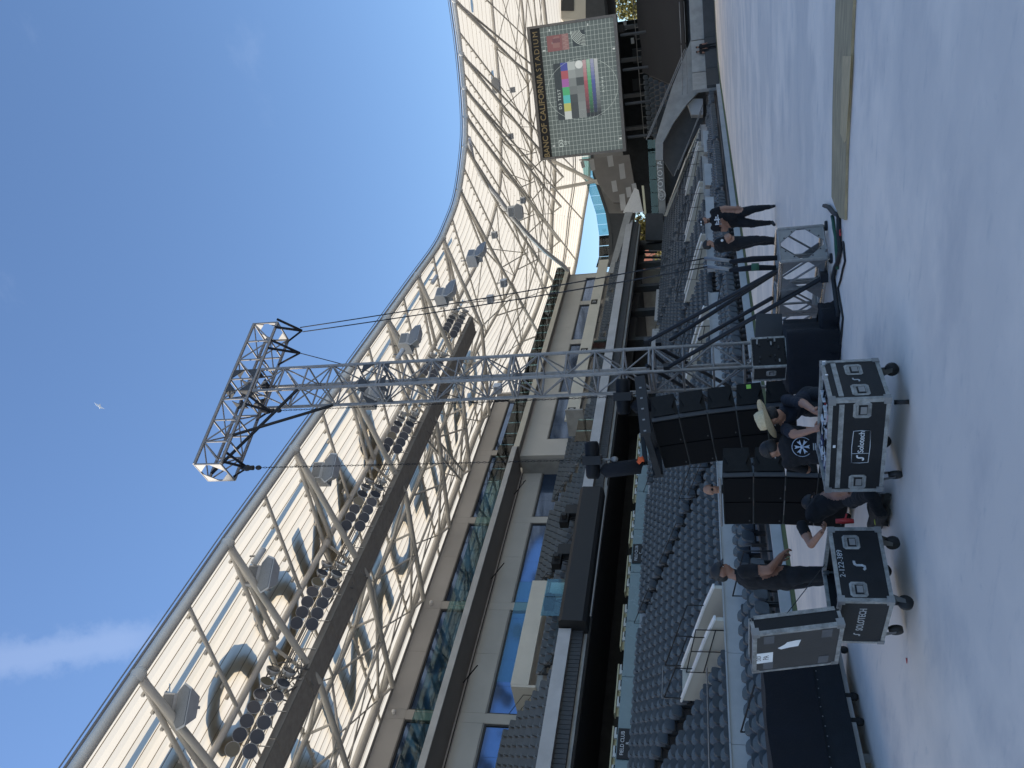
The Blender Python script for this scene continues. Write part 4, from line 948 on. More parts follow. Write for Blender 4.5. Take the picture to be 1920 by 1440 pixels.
# ------------------------------------------------------------------ beyond the stadium: red brick building, trees
bx0 = at(1212, 495, D=135); rb = thing('brick_building', 'red brick building seen through the far concourse opening', 'building', (bx0.x, bx0.y, 0))
box('wall', (bx0.x - 14, bx0.y, 0), (bx0.x + 3.2, bx0.y + 9, 12.6), M['redbrick'], rb); box('parapet', (bx0.x - 14.1, bx0.y - .1, 12.6), (bx0.x + 3.3, bx0.y + 9, 12.9), M['conc_light'], rb)
for k in range(5):
    for z in (3.2, 8.2): f = box('window', (bx0.x - 13 + k * 3.2, bx0.y - .06, z), (bx0.x - 11.4 + k * 3.2, bx0.y - .003, z + 1.9), M['darkp'], rb)
def tree(c, h, r, label, m, n=900):
    t = thing('tree', label, 'tree', c, group='trees beyond the stadium'); c = Vector(c)
    b = MB(); b.tube([c, c + Vector((.2, .1, h * .35)), c + Vector((-.1, .2, h * .8))], [.35, .25, .08], 7)
    for k in range(7):
        a = k * 2.4; b.tube([c + UPZ * h * (.35 + .05 * k), c + Vector((math.cos(a) * r * .6, math.sin(a) * r * .6, h * (.5 + .06 * k)))], [.13, .03], 5)
    b.build('trunk', M['bark'], t)
    rnd = random.Random(int(h * 100 + c.x)); b = MB(); cl = [(Vector((rnd.uniform(-1, 1) * r * .75, rnd.uniform(-1, 1) * r * .75, h * rnd.uniform(.42, .95))), rnd.uniform(.25, .5) * r) for _ in range(14)]
    for k in range(n):
        cc_, rr = rnd.choice(cl); v = Vector((rnd.gauss(0, 1), rnd.gauss(0, 1), rnd.gauss(0, 1))).normalized() * rr * rnd.random() ** .4
        p = c + cc_ + v; s_ = rnd.uniform(.12, .3); e = Vector((rnd.uniform(-1, 1), rnd.uniform(-1, 1), rnd.uniform(-1, 1))).normalized() * s_; f = e.orthogonal().normalized() * s_ * .7
        b.add([p - e, p + f, p + e, p - f], [(0, 1, 2, 3)])
    b.build('crown', m, t)
def tree_at(x, y, D_, h, r, label, n=2000):
    p = at(x, y, D=D_); tree((p.x, p.y, 0), h, r, label, M['hedge'], n)
tree_at(1195, 430, 112, 14.5, 4.2, 'sunlit olive tree behind the white gable by the corner building', 2600)
tree_at(1205, 455, 108, 12.5, 3.6, 'smaller olive tree just left of the white gable', 2200)
tree_at(1215, 590, 100, 11, 3.6, 'tree seen through the concourse behind the far columns', 1600)
tree_at(1175, 12, 125, 13.5, 4.2, 'yellow green tree in the gap right of the scoreboard foot', 2400)
tree_at(1185, -12, 123, 12.5, 4.2, 'second tree right of the scoreboard foot at the picture edge', 1800)

# ================================================================== RIGGING TOWER
A71 = R(71.4); aL = Vector((math.cos(A71), math.sin(A71), 0)); aW = Vector((-math.sin(A71), math.cos(A71), 0))
AC = Vector((-7.5, 12.2, 0))
def lattice(par, org, dl, da, db, size, length, bay, rc=.026, rb=.0125, m=None, mc=None):
    """box truss: corner org, along dl, section axes da and db"""
    m = m or M['alu']; dl, da, db = Vector(dl).normalized(), Vector(da).normalized(), Vector(db).normalized()
    cs = [org, org + da * size, org + da * size + db * size, org + db * size]
    for c in cs: strut('chord', c, c + dl * length, rc, mc or m, par, 10)
    n = max(1, round(length / bay)); st = length / n
    for k in range(n + 1):
        for j in range(4):
            a, c = cs[j] + dl * (k * st), cs[(j + 1) % 4] + dl * (k * st)
            strut('cross_bar', a, c, rb * 1.25, m, par, 6)
    for k in range(n):
        for j in range(4):
            f = (k + j) % 2; a, c = cs[j] + dl * ((k + f) * st), cs[(j + 1) % 4] + dl * ((k + 1 - f) * st)
            strut('diagonal', a, c, rb, m, par, 6)
    return cs
def gusset(par, o, da, db, size, m, th=.012, name='end_plate'):
    """square end frame with corner gussets leaving a diamond hole"""
    da, db = Vector(da).normalized(), Vector(db).normalized(); n = da.cross(db)
    c = o + da * size / 2 + db * size / 2; g = size * .46
    for sa, sb_ in ((1, 1), (1, -1), (-1, -1), (-1, 1)):
        k = c + da * (sa * size / 2) + db * (sb_ * size / 2)
        b = MB(); b.prism([k, k - da * (sa * g), k - db * (sb_ * g)] if sa * sb_ > 0 else [k, k - db * (sb_ * g), k - da * (sa * g)], n * th); b.build(name, m, par)
        b = MB()
        for q, w_ in ((.30, .12), (.12, .30)): b.disc(k - da * (sa * size * q) - db * (sb_ * size * w_) + n * (th + .001), n, .012, .002, 6)
        b.build('bolt_hole', M['blackp'], par)
mast = thing('rigging_tower', 'tall aluminium lattice tower with a long lattice crossarm on top, braced by black tubes', 'tower', (-7.44, 12.39, 0))
mo = Vector((-7.44, 12.39, .12)) - aL * .265 - aW * .265
lattice(mast, mo, UPZ, aL, aW, .53, 10.0, .5, .031, .0145)
for z in (2.65, 5.1, 7.6):
    for j, (a_, b_) in enumerate(((aL, aW), (aW, aL))):
        pass
    c0_ = mo.copy(); c0_.z = z
    for dz in (-.035, .035):
        cs = [c0_, c0_ + aL * .53, c0_ + aL * .53 + aW * .53, c0_ + aW * .53]
        for j in range(4): strut('splice_bar', cs[j] + UPZ * dz, cs[(j + 1) % 4] + UPZ * dz, .022, M['alu'], mast, 6)
c0_ = mo.copy(); c0_.z = 7.45
gusset(mast, c0_, aL, UPZ, .53, M['darkp'], name='gusset_plate'); gusset(mast, c0_, aW, UPZ, .53, M['darkp'], name='gusset_plate')
arm = thing('lattice_crossarm', 'horizontal lattice arm fixed across the top of the rigging tower', 'truss', (-7.5, 12.2, 10.18))
ao = Vector((-7.5, 12.2, 10.18)) - aL * 1.7255 - aW * .265
lattice(arm, ao, aL, aW, UPZ, .53, 3.451, .49, .030, .0145)
gusset(arm, ao - aL * .012, aW, UPZ, .53, M['galv']); gusset(arm, ao + aL * 3.452, aW, UPZ, .53, M['galv'])
for t0 in (1.66, 2.20): gusset(arm, ao + aL * t0, aW, UPZ, .53, M['darkp'], name='gusset_plate')
for (o_, d_) in ((ao, aL), (ao + aW * .53, aL)): gusset(arm, o_ + aL * 1.66 - aW * .01, aL, UPZ, .53, M['darkp'], name='gusset_plate')
gusset(arm, ao + aL * 1.66 - UPZ * .01, aL, aW, .53, M['darkp'], name='gusset_plate')
strut('brace_tube', ao + aL * .15 + aW * .53 + UPZ * .53, mo + UPZ * 9.05 + aL * 0, .03, M['blackp'], mast)
strut('brace_tube', ao + aL * .62, mo + UPZ * 8.55 + aW * .53, .03, M['blackp'], mast)
# struts down to the base truss and behind
for (x0, y0, d0, x1, y1, d1) in ((1213, 641, 14.6, 1470, 500, 12.4), (1257, 637, 14.6, 1466, 503, 12.5), (1311, 636, 14.9, 1447, 559, 13.2), (1250, 690, 14.1, 1545, 519, 12.1)):
    strut('outrigger_tube', at(x0, y0, D=d0), at(x1, y1, D=d1), .034, M['blackp'], mast)
for (x0, y0, d0, x1, y1, d1) in ((1212, 685, 14.1, 1350, 765, 15.5), (1232, 650, 14.5, 1405, 745, 15.6), (1215, 655, 14.5, 1330, 752, 15.8)):
    strut('outrigger_tube', at(x0, y0, D=d0), at(x1, y1, D=d1), .034, M['blackp'], mast)
for p in (at(1213, 641, D=14.6), at(1250, 690, D=14.1), at(1235, 645, D=14.6), at(1545, 519, D=12.1)):
    b = MB(); b.box(p - Vector((.06, .06, .05)), p + Vector((.06, .06, .05))); b.build('clamp', M['blackp'], mast)
# base truss
bt = thing('base_truss', 'low lattice truss on the floor at the tower foot with diamond cut end plates', 'truss', (-4.95, 10.95, 0))
bL = Vector((math.cos(R(155)), math.sin(R(155)), 0)); bW = Vector((math.cos(R(65)), math.sin(R(65)), 0)); bo = Vector((-4.95, 10.95, .06)); bs = .60
warm = mat('bare_aluminium_tube', (.72, .64, .56), .22, .95, 10, .1)
lattice(bt, bo, bL, bW, UPZ, bs, 3.4, .58, .03, .016, None, warm)
for t0 in (0, .60): gusset(bt, bo + bL * t0, bW, UPZ, bs, M['galv'])
gusset(bt, bo - bW * .012, bL, UPZ, .58, M['galv'], name='side_plate'); gusset(bt, bo + bW * bs, bL, UPZ, .58, M['galv'], name='side_plate'); gusset(bt, bo + UPZ * (bs + .001), bL, bW, .58, M['galv'], name='top_plate')
gusset(bt, bo - bW * .012 + bL * .6, bL, UPZ, .58, M['galv'], name='side_plate')
for t0 in (.0, .6, 1.2):
    for a_, b_ in ((bo + bL * t0, bo + bL * t0 + UPZ * bs), (bo + bL * t0 + bW * bs, bo + bL * t0 + bW * bs + UPZ * bs)): strut('upright', a_, b_, .03, M['alu'], bt)
for k in range(4): b = MB(); p = bo + bL * (1.3 + .12 * k) + bW * .1; b.hexa([p, p + bW * .45, p + bW * .45 + bL * .07, p + bL * .07, p + UPZ * .04, p + bW * .45 + UPZ * .04, p + bW * .45 + bL * .07 + UPZ * .04, p + bL * .07 + UPZ * .04]); b.build('ballast_bar', M['galv'], bt)
strut('adjust_screw', bo + bW * .05 + UPZ * .02 - bL * .1, bo - bL * .22 + UPZ * .02, .018, M['galv'], bt)
for c in (bo, bo + bW * bs): b = MB(); b.disc(c - UPZ * .06, UPZ, .07, .03, 10); b.build('foot_pad', M['blackp'], bt)
# straps, chains and guy ropes to the right end of the arm
def rope(name, pts, r, m, label, cat, group=None, n=5):
    b = MB(); b.tube(pts, r, n); o = b.build(name, m); tag(o, label, cat, group); return o
g0, g1 = ao + aL * 3.40 + UPZ * .02, ao + aL * 3.4 + aW * .53 + UPZ * .02
e0, e1 = bo + bW * .05 + UPZ * (bs + 1.0) + bL * .1, bo + bW * .5 + UPZ * (bs + 1.0) + bL * .45
def sag(p, q, k=.35, n=14): return [p.lerp(q, i / n) + Vector((0, 0, -k * 4 * (i / n) * (1 - i / n))) for i in range(n + 1)]
rope('guy_rope', sag(at(563, 614, D=15.4), at(1322, 484, D=12.9), .42), .011, M['blackp'], 'thin black guy rope from the arm end, the upper of the pair', 'rope', 'guy ropes from the crossarm')
rope('guy_rope', sag(at(568, 622, D=15.2), at(1326, 500, D=12.6), .42), .011, M['blackp'], 'thin black guy rope from the arm end, the lower of the pair', 'rope', 'guy ropes from the crossarm')
rope('guy_rope', sag(at(562, 662, D=14.9), at(905, 760, D=16), .1), .009, M['blackp'], 'thin black rope slanting behind the tower from a short sling', 'rope', 'guy ropes from the crossarm')
for (a_, d_, c_, lab) in (((1390, 490), 12.5, (1466, 483), 'far black strap holding the base truss'), ((1390, 506), 12.3, (1455, 502), 'near black strap holding the base truss, with a green wrap')):
    st = thing('lashing_strap', lab, 'strap', at(1330, a_[1], D=d_ + .3), group='straps on the base truss')
    b = MB(); b.tube([at(a_[0] - 22, a_[1] + 1, D=d_ + .1), at(a_[0] + 20, a_[1] - 4, D=d_), at(*c_, D=12.35)], [.03, .045, .035], 6); b.build('webbing', M['cloth'], st)
    b = MB(); b.tube([at(1322, a_[1] - 6, D=d_ + .4), at(1370, a_[1] - 1, D=d_ + .1)], .03, 6); b.build('ratchet', M['galv'], st)
b = MB(); b.tube([at(1409, 501, D=12.2), at(1423, 500, D=12.2)], .055, 6); tag(b.build('strap_wrap', M['greenstrap']), 'small dark green wrap on the near lashing strap', 'strap wrap')
for (pa, pb, lab) in ((ao + aL * 3.3 - aW * .02, at(566, 620, D=15.3), 'folded black sling at the right end of the crossarm'), (ao + aL * 2.75 - UPZ * .02, at(562, 662, D=14.9), 'open black sling hanging under the crossarm right of the tower'), (ao + aL * .06 + UPZ * .02, at(464, 877, D=13.4), 'black sling at the left end of the crossarm'), (ao + aL * 1.35, at(505, 771, D=13.9), 'black sling under the crossarm just left of the tower')):
    b = MB(); q = pb; b.tube([pa, q], .026, 6); b.tube([pa + aL * .22 + UPZ * .02, q], .026, 6); b.tube([pa + aW * .5, q], .02, 6); tag(b.build('rigging_sling', M['cloth']), lab, 'sling', 'slings on the crossarm')
for (x, y, d_, lab) in ((758 * 1.0, 480, 0, ''),):
    pass
def chain(p, q, label):
    b = MB(); L = (q - p).length; n = int(L / .052); d = (q - p).normalized(); e = d.orthogonal().normalized(); f = d.cross(e)
    for k in range(n):
        c = p + d * (k + .5) * L / n; u = e if k % 2 else f
        pts = [c + d * (.032 * math.sin(t * PI / 3)) + u * (.013 * math.cos(t * PI / 3)) for t in range(6)]
        b.tube(pts, .0058, 3, closed=True)
    tag(b.build('hoist_chain', M['blackp']), label, 'chain', 'hoist chains'); 
c1t = ao + aL * .12 + aW * .2 - UPZ * .45; c2t = ao + aL * 1.38 + aW * .1 - UPZ * .45
c1t = at(480, 877, D=13.35); c2t = at(518, 770, D=13.95)
c1b = Vector((c1t.x, c1t.y, 3.72)); c2b = Vector((c2t.x, c2t.y, 3.25))
chain(c1t, c1b, 'left hoist chain hanging from the end of the crossarm'); chain(c2t, c2b, 'right hoist chain hanging close beside the tower')
for c, lab in ((c1t, 'shackle and hook above the left hoist chain'), (c2t, 'shackle and hook above the right hoist chain')):
    b = MB(); b.tube([c + UPZ * .30, c + UPZ * .05], [.03, .045], 8); b.ell(c + UPZ * .18, .06, .06, .08, 0, 8, 6); b.ell(c - UPZ * .05, .045, .045, .06, 0, 8, 6); tag(b.build('shackle', M['blackp']), lab, 'shackle', 'shackles on the hoist chains')
def hoist(c, label, bagoff):
    t = thing('chain_hoist', label, 'hoist', c, (0, 0, YAW + PI), 'motor chain hoists')
    b = MB(); b.tube([(-.30, 0, 0), (-.26, 0, 0), (-.1, 0, 0), (.1, 0, 0), (.26, 0, 0), (.30, 0, 0)], [.09, .115, .12, .12, .115, .09], 14); b.build('motor_housing', M['black'], t, False)
    b = MB(); b.box((-.07, -.13, -.15), (.07, .13, .15)); b.build('gear_case', M['blackp'], t, False)
    b = MB(); b.tube([(.18, .0, -.12), (.18, 0, -.2), (.12, 0, -.75), (.05, 0, -.85)], [.03, .12, .125, .07], 10); b.build('chain_bag', M['cloth'], t, False)
    b = MB(); b.tube([(0, 0, -.15), (0, 0, -.32)], .022, 6); b.ell((0, 0, -.36), .05, .05, .06, 0, 8, 6); b.build('load_hook', M['galv'], t, False)
    box('white_tag', (-.30, -.135, -.04), (-.22, -.128, .04), M['white'], t, False)
    return t
hoist(Vector((c1b.x, c1b.y, 3.60)), 'black chain hoist on the left chain with a long chain bag', 0)
hoist(Vector((c2b.x, c2b.y, 3.12)), 'black chain hoist on the right chain beside the tower', 0)
rope('orange_sling', [at(1196, 868, D=13.2), at(1206, 858, D=13.2), at(1207, 862, D=13.2), at(1196, 860, D=13.2)], .035, M['orange'], 'short orange sling on the bumper of the hanging speaker stack', 'sling')

# ------------------------------------------------------------------ line arrays
def basis(origin, xd, yd, zd):
    m = Matrix((Vector(xd), Vector(yd), Vector(zd))).transposed().to_4x4(); m.translation = origin; return m
def set_m(o, m): o.location = m.translation; o.rotation_euler = m.to_euler()
xL = Vector((math.cos(R(161.4)), math.sin(R(161.4)), 0)); yD = Vector((-xL.y, xL.x, 0)); yD = Vector((math.cos(R(71.4)), math.sin(R(71.4)), 0))
# local frame: x to the viewer's left along the grille, y back, z up (left handed otherwise, so x is flipped inside)
def speaker_box(par_label, group, mw, W=1.30, Dp=.50, H=.430, sticker=False):
    t = thing('line_array_box', par_label, 'loudspeaker', group=group); set_m(t, mw)
    # body tapered to the back: local x spans 0..-W (away to the left), y back, z down from 0
    b = MB(); a = .035
    b.hexa([(0, 0, -H), (0, Dp, -H + a), (-W, Dp, -H + a), (-W, 0, -H), (0, 0, 0), (0, Dp, -a), (-W, Dp, -a), (-W, 0, 0)]); b.build('cabinet', M['cab'], t, False)
    for k in range(2):
        x0, x1 = -.02 - k * (W / 2 - .005), -W / 2 + .015 - k * (W / 2 - .005)
        b = MB(); b.hexa([(x0, -.004, -H + .02), (x1, -.035 + .02, -H + .02), (x1, -.002, -H + .02), (x0, -.002, -H + .02), (x0, -.004, -.02), (x1, -.035 + .02, -.02), (x1, -.002, -.02), (x0, -.002, -.02)]) if 0 else b.box((x1, -.02, -H + .018), (x0, -.001, -.018)); b.build('grille', M['grille'], t, False)
        box('badge', (x1 + .08 if k else x1 + .08, -.024, -H + .05), (x1 + .115, -.0205, -H + .068), M['trim'], t, False)
    for x in (-.004, -W - .02): box('side_rail', (x, .0, -H + .006), (x + .024, .06, -.006), M['galv'] if 0 else M['darkp'], t, False)
    box('bottom_trim', (-W, -.021, -H + .002), (0, -.001, -H + .010), M['trim'], t, False)
    b = MB(); prof = [(.02, .07, -H * .9), (.02, .20, -H * .78), (.02, .34, -H * .9), (.02, .46, -H * .8), (.02, .46, -H * .2), (.02, .34, -H * .1), (.02, .20, -H * .22), (.02, .07, -H * .1)]
    b.prism([Vector(p) for p in prof], (.022, 0, 0)); b.build('side_plate', M['cab'], t, False)
    b = MB(); b.box((.001, .30, -H * .62), (.03, .36, -H * .38)); b.build('side_handle', M['black'], t, False)
    if sticker: box('green_sticker', (.043, .36, -H * .58), (.047, .44, -H * .42), M['neon'], t, False)
    return t
def array(origin, tilt, n, what, stick, splay, dolly, sc=1.0):
    xr = -xL; m0 = basis(origin, xr, yD, UPZ)
    if abs(m0.to_3x3().determinant() - 1) > .01: print('handedness', m0.to_3x3().determinant())
    m0 = Matrix.Translation(origin) @ Matrix.Rotation(tilt, 4, -_F0) @ Matrix.Translation(-origin) @ m0
    m = m0.copy()
    for k in range(n):
        t_ = speaker_box('black line array speaker, %s in %s' % (('topmost', 'second from the top', 'third from the top', 'fourth from the top', 'lowest')[k if k < 4 else 4], what), what, m, sticker=k in stick); t_.scale = (sc, sc, sc)
        m = m @ Matrix.Translation((0, 0, -.432 * sc)) @ Matrix.Rotation(R(splay), 4, 'X')
    return m0
o1 = at(1222, 792, D=13.1)
mA = array(o1, R(7.5), 5, 'the hanging speaker stack below the tower', (3,), -1.6, False)
bump = thing('array_bumper', 'black steel bumper frame hanging above the speaker stack from two hoists', 'rigging frame', group=None); set_m(bump, mA)
for x in (-.05, -1.25): box('side_beam', (x - .04, -.18, .03), (x + .04, 1.0, .20), M['blackp'], bump, False)
for y in (-.14, .40, .92): box('cross_beam', (-1.21, y - .04, .06), (-.09, y + .04, .16), M['blackp'], bump, False)
box('spine_beam', (-.70, -.3, .202), (-.60, 1.1, .27), M['blackp'], bump, False)
for k in range(5): box('pin_tag', (-.02 - .0, -.15 + k * .22, .1), (-.005, -.12 + k * .22, .14), M['galv'], bump, False)
o2 = at(1354, 895, D=10.5)
mB_ = array(o2, R(.5), 4, 'the speaker stack standing on the floor', (1, 2), -2.0, True, .868)
dl = thing('speaker_dolly', 'low black dolly under the floor standing speaker stack', 'dolly'); set_m(dl, Matrix.Translation((o2.x, o2.y, .12)) @ mB_.to_3x3().to_4x4()); dl.scale = (.868,) * 3
box('deck', (-1.32, -.05, -.02), (.02, .6, .06), M['blackp'], dl, False)
for x in (-1.2, -.1):
    for y in (.05, .5):
        b = MB(); b.disc((x - .02, y, -.076), (1, 0, 0), .055, .04, 12); b.build('caster', M['rubber'], dl, False)
# outboard frame leg in front of the floor stack with a pale top bar
tg = thing('tilt_frame', 'pale metal bar across the top edge of the floor standing speaker stack', 'metal bar', o2)
strut('bar', o2 + xL * -.02 + UPZ * .025 - yD * .02, o2 + xL * 1.15 + UPZ * .03 - yD * .02, .016, M['galv'], tg)

# ------------------------------------------------------------------ flight cases
def corner(par, p, sx_, sy_, sz_, s_=.055):
    b = MB(); x, y, z = p; e = .006
    b.box((min(x + e * sx_, x - s_ * sx_), min(y + e * sy_, y - s_ * sy_), min(z + e * sz_, z - s_ * sz_)), (max(x + e * sx_, x - s_ * sx_), max(y + e * sy_, y - s_ * sy_), max(z + e * sz_, z - s_ * sz_))); return b.build('corner_cap', M['galv'], par, False)
def edge(par, p, q, w_=.036, name='edge_trim'):
    p, q = Vector(p), Vector(q); b = MB(); lo = Vector((min(p.x, q.x), min(p.y, q.y), min(p.z, q.z))); hi = Vector((max(p.x, q.x), max(p.y, q.y), max(p.z, q.z))); d = hi - lo; k = max(range(3), key=lambda i: d[i])
    for i in range(3):
        if i != k: lo[i] -= w_ / 2; hi[i] += w_ / 2
    b.box(lo, hi); return b.build(name, M['alue'], par, False)
def handle(par, c, axis, w_=.17, h_=.15, worn=True):
    """recessed spring handle on the face with outward normal axis ('-y','+x',...)"""
    s_ = 1 if axis[0] == '+' else -1; i = 0 if axis[1] == 'x' else 1
    def P(u, v, d):
        return (c[0] + u, c[1] + s_ * d, c[2] + v) if i == 1 else (c[0] + s_ * d, c[1] + u, c[2] + v)
    def bx(u0, v0, u1, v1, d0, d1, name, m, pr):
        a, b_ = P(u0, v0, d0), P(u1, v1, d1); bb = MB(); bb.box([min(p, q) for p, q in zip(a, b_)], [max(p, q) for p, q in zip(a, b_)]); return bb.build(name, m, pr, False)
    b = MB(); fr = .022
    outer = [(-w_ / 2 + .02, -h_ / 2), (w_ / 2 - .02, -h_ / 2), (w_ / 2, -h_ / 2 + .02), (w_ / 2, h_ / 2 - .02), (w_ / 2 - .02, h_ / 2), (-w_ / 2 + .02, h_ / 2), (-w_ / 2, h_ / 2 - .02), (-w_ / 2, -h_ / 2 + .02)]
    inner = [(u * .76, v * .74) for u, v in outer]; n = 8
    vs = [P(u, v, .003) for u, v in outer] + [P(u, v, .007) for u, v in inner] + [P(u * .9, v * .9, -.0) for u, v in inner]
    fs = [(k, (k + 1) % n, n + (k + 1) % n, n + k) for k in range(n)] + [(n + k, n + (k + 1) % n, 2 * n + (k + 1) % n, 2 * n + k) for k in range(n)]
    b.add(vs, fs + [tuple(range(2 * n, 3 * n))]); f = b.build('handle_dish', M['alue'], par, False)
    bx(-w_ * .30, -h_ * .28, w_ * .30, h_ * .2, .001, .004, 'handle_recess', M['case'], f)
    bx(-w_ * .22, -h_ * .24, w_ * .22, h_ * .10, .005, .011, 'handle_grip', M['galv'], f)
    return f
def caster(par, c, rz=0, r=.06):
    t = MB(); t.box((c[0] - .045, c[1] - .045, c[2]), (c[0] + .045, c[1] + .045, c[2] + .012)); pl = t.build('caster_plate', M['galv'], par, False)
    d = Vector((math.cos(rz), math.sin(rz), 0)); a = Vector((-d.y, d.x, 0)); cc = Vector(c) + d * .035 + Vector((0, 0, -.17 + r))
    b = MB(); b.tube([cc - a * .02, cc + a * .02], r, 16); b.build('wheel', M['rubber'], pl, False)
    b = MB(); 
    for s_ in (-1, 1): b.add([cc + a * .026 * s_ + d * .02, Vector(c) + a * .03 * s_ + d * .04, Vector(c) + a * .03 * s_ - d * .035, cc + a * .026 * s_ - d * .02], [(0, 1, 2, 3), (3, 2, 1, 0)])
    b.build('fork', M['galv'], pl, False)
def road_case(name, label, cx, cy, z0, yaw, L, W, H, open_top=True, band=None):
    t = thing(name, label, 'flight case', (cx, cy, z0), (0, 0, yaw)); x, y = L / 2, W / 2
    th = .012
    box('side_panel', (-x + .01, -y + .004, .0), (x - .01, -y + .004 + th, H), M['case'], t, False); box('side_panel', (-x + .01, y - .004 - th, 0), (x - .01, y - .004, H), M['case'], t, False)
    box('end_panel', (-x + .004, -y + .018, 0), (-x + .004 + th, y - .018, H), M['case'], t, False); box('end_panel', (x - .004 - th, -y + .018, 0), (x - .004, y - .018, H), M['case'], t, False)
    box('floor_panel', (-x + .02, -y + .02, .01), (x - .02, y - .02, .03), M['case'], t, False)
    for sx_ in (-1, 1):
        for sy_ in (-1, 1): edge(t, (sx_ * (x - .016), sy_ * (y - .016), .04), (sx_ * (x - .016), sy_ * (y - .016), H - .04)); corner(t, (sx_ * x, sy_ * y, 0), sx_, sy_, -1); corner(t, (sx_ * x, sy_ * y, H), sx_, sy_, 1)
    for z in (.016, H - .014) + ((band,) if band else ()):
        for s_ in (-1, 1):
            edge(t, (-x + .05, s_ * (y - .016), z), (x - .05, s_ * (y - .016), z), .034 if z != band else .042); edge(t, (s_ * (x - .016), -y + .05, z), (s_ * (x - .016), y - .05, z), .034 if z != band else .042)
    return t
bc_ = road_case('flight_case', 'large black flight case with framed maker name, filled with small parts', -4.733, 6.7, .17, -.039, 1.055, .626, .499, band=.395)
for x in (-.44, .44): handle(bc_, (x * .93, -.313 + .003, .225), '-y')
handle(bc_, (.5275 - .003, -.17, .225), '+x'); handle(bc_, (.5275 - .003, .15, .235), '+x')
fr = MB(); fx = .0; 
pts = [(-.165, .13), (.165, .135), (.17, .2), (.165, .285), (-.165, .29), (-.17, .2)]
pts = [(-.18 + .0, .145), (0, .138), (.18, .145), (.186, .215), (.18, .285), (0, .292), (-.18, .285), (-.186, .215)]
fr.tube([(px_, -.3115, pz) for px_, pz in pts], .0032, 4, closed=True); fr.tube([(-.075, -.3115, .142), (-.075, -.3115, .289)], .0028, 4); fr.build('logo_frame', M['lettering'], bc_, False)
text('maker_lettering', 'Solotech', .070, M['lettering'], (.055, -.3120, .213), (1, 0, 0), (0, 0, 1), bc_, .002, bold=.0005, world=False)
def swoosh(par, c, s_, m, ux=(1, 0, 0), uz=(0, 0, 1), th=.0022, name='maker_emblem'):
    ux, uz = Vector(ux), Vector(uz); n = ux.cross(uz); pts = []
    cl = [(-.52, -.34), (-.40, -.50), (-.12, -.50), (.02, -.25), (-.0, .0), (-.0, .26), (.14, .46), (.40, .50), (.55, .48)]
    vs = []; w_ = .13
    for k, (a, c_) in enumerate(cl):
        p0 = cl[max(0, k - 1)]; p1 = cl[min(len(cl) - 1, k + 1)]; d = Vector((p1[0] - p0[0], p1[1] - p0[1])).normalized(); nn = Vector((-d.y, d.x)) * w_
        for s2 in (1, -1): vs.append(Vector(c) + ux * (a + nn.x * s2) * s_ + uz * (c_ + nn.y * s2) * s_)
    b = MB(); nseg = len(cl) - 1
    for k in range(nseg): b.prism([vs[2 * k], vs[2 * k + 1], vs[2 * k + 3], vs[2 * k + 2]], n * th)
    return b.build(name, m, par, False)
swoosh(bc_, (-.125, -.3115, .215), .055, M['lettering']); swoosh(bc_, (.5255, -.01, .235), .05, M['greytext'], (0, 1, 0), (0, 0, 1))
box('paper_label', (.0, -.3155, .43), (.03, -.3135, .452), M['lettering'], bc_, False)
for x in (-.42, .42):
    for y in (-.23, .23): caster(bc_, (x, y, -.001), random.uniform(0, 6), .06)
# contents: trays of small parts
random.seed(11)
box('foam_tray', (-.50, -.29, .43), (.50, .29, .46), M['black'], bc_, False)
b = MB()
for k in range(60):
    x, y = random.uniform(-.48, .46), random.uniform(-.27, .25); l_ = random.uniform(.03, .12); h_ = random.uniform(.01, .05)
    b.box((x, y, .461), (x + (l_ if k % 2 else .02), y + (.016 if k % 2 else l_), .461 + h_ * .7))
stuff(b.build('metal_parts', M['shiny'], bc_, False))
b = MB()
for k in range(16): x, y = random.uniform(-.45, .3), random.uniform(-.25, .2); b.tube([(x, y, .47), (x + .1, y + random.uniform(-.08, .08), .485), (x + .2, y + random.uniform(-.1, .1), .47)], .009, 5)
stuff(b.build('black_cables', M['black'], bc_, False))
for k in range(2): box('red_divider', (-.10, -.1 + k * .2, .462), (.2, -.09 + k * .2, .475), M['red'], bc_, False)
for k in range(3): box('blue_tray', (-.46, -.22 + k * .16, .461), (-.22, -.10 + k * .16, .48), M['navyb'], bc_, False)

c2 = road_case('flight_case', 'open black flight case with a stencilled number, its lid standing up on the left', -6.076, 6.006, .2, 1.287, .755, .823, .455)
# local: -y face looks right-front (number), -x face looks left-front (maker name)
handle(c2, (-.26, -.4115 + .003, .275), '-y', .15, .15); handle(c2, (.22, -.4115 + .003, .275), '-y', .15, .15)
text('stencil_lettering', '2-122-389', .068, M['greytext'], (.0, -.4095, .388), (1, 0, 0), (0, 0, 1), c2, .002, world=False)
swoosh(c2, (-.02, -.4095, .235), .085, M['greytext'])
text('stencil_lettering', 'SOLOTECH', .085, M['greytext'], (-.3755, -.06, .235), (0, -1, 0), (0, 0, 1), c2, .002, world=False, bold=.0012)
swoosh(c2, (-.3755, .235, .25), .05, M['greytext'], (0, -1, 0), (0, 0, 1))
for x in (-.3, .3):
    for y in (-.32, .32): caster(c2, (x, y, -.001), random.uniform(0, 6), .065)
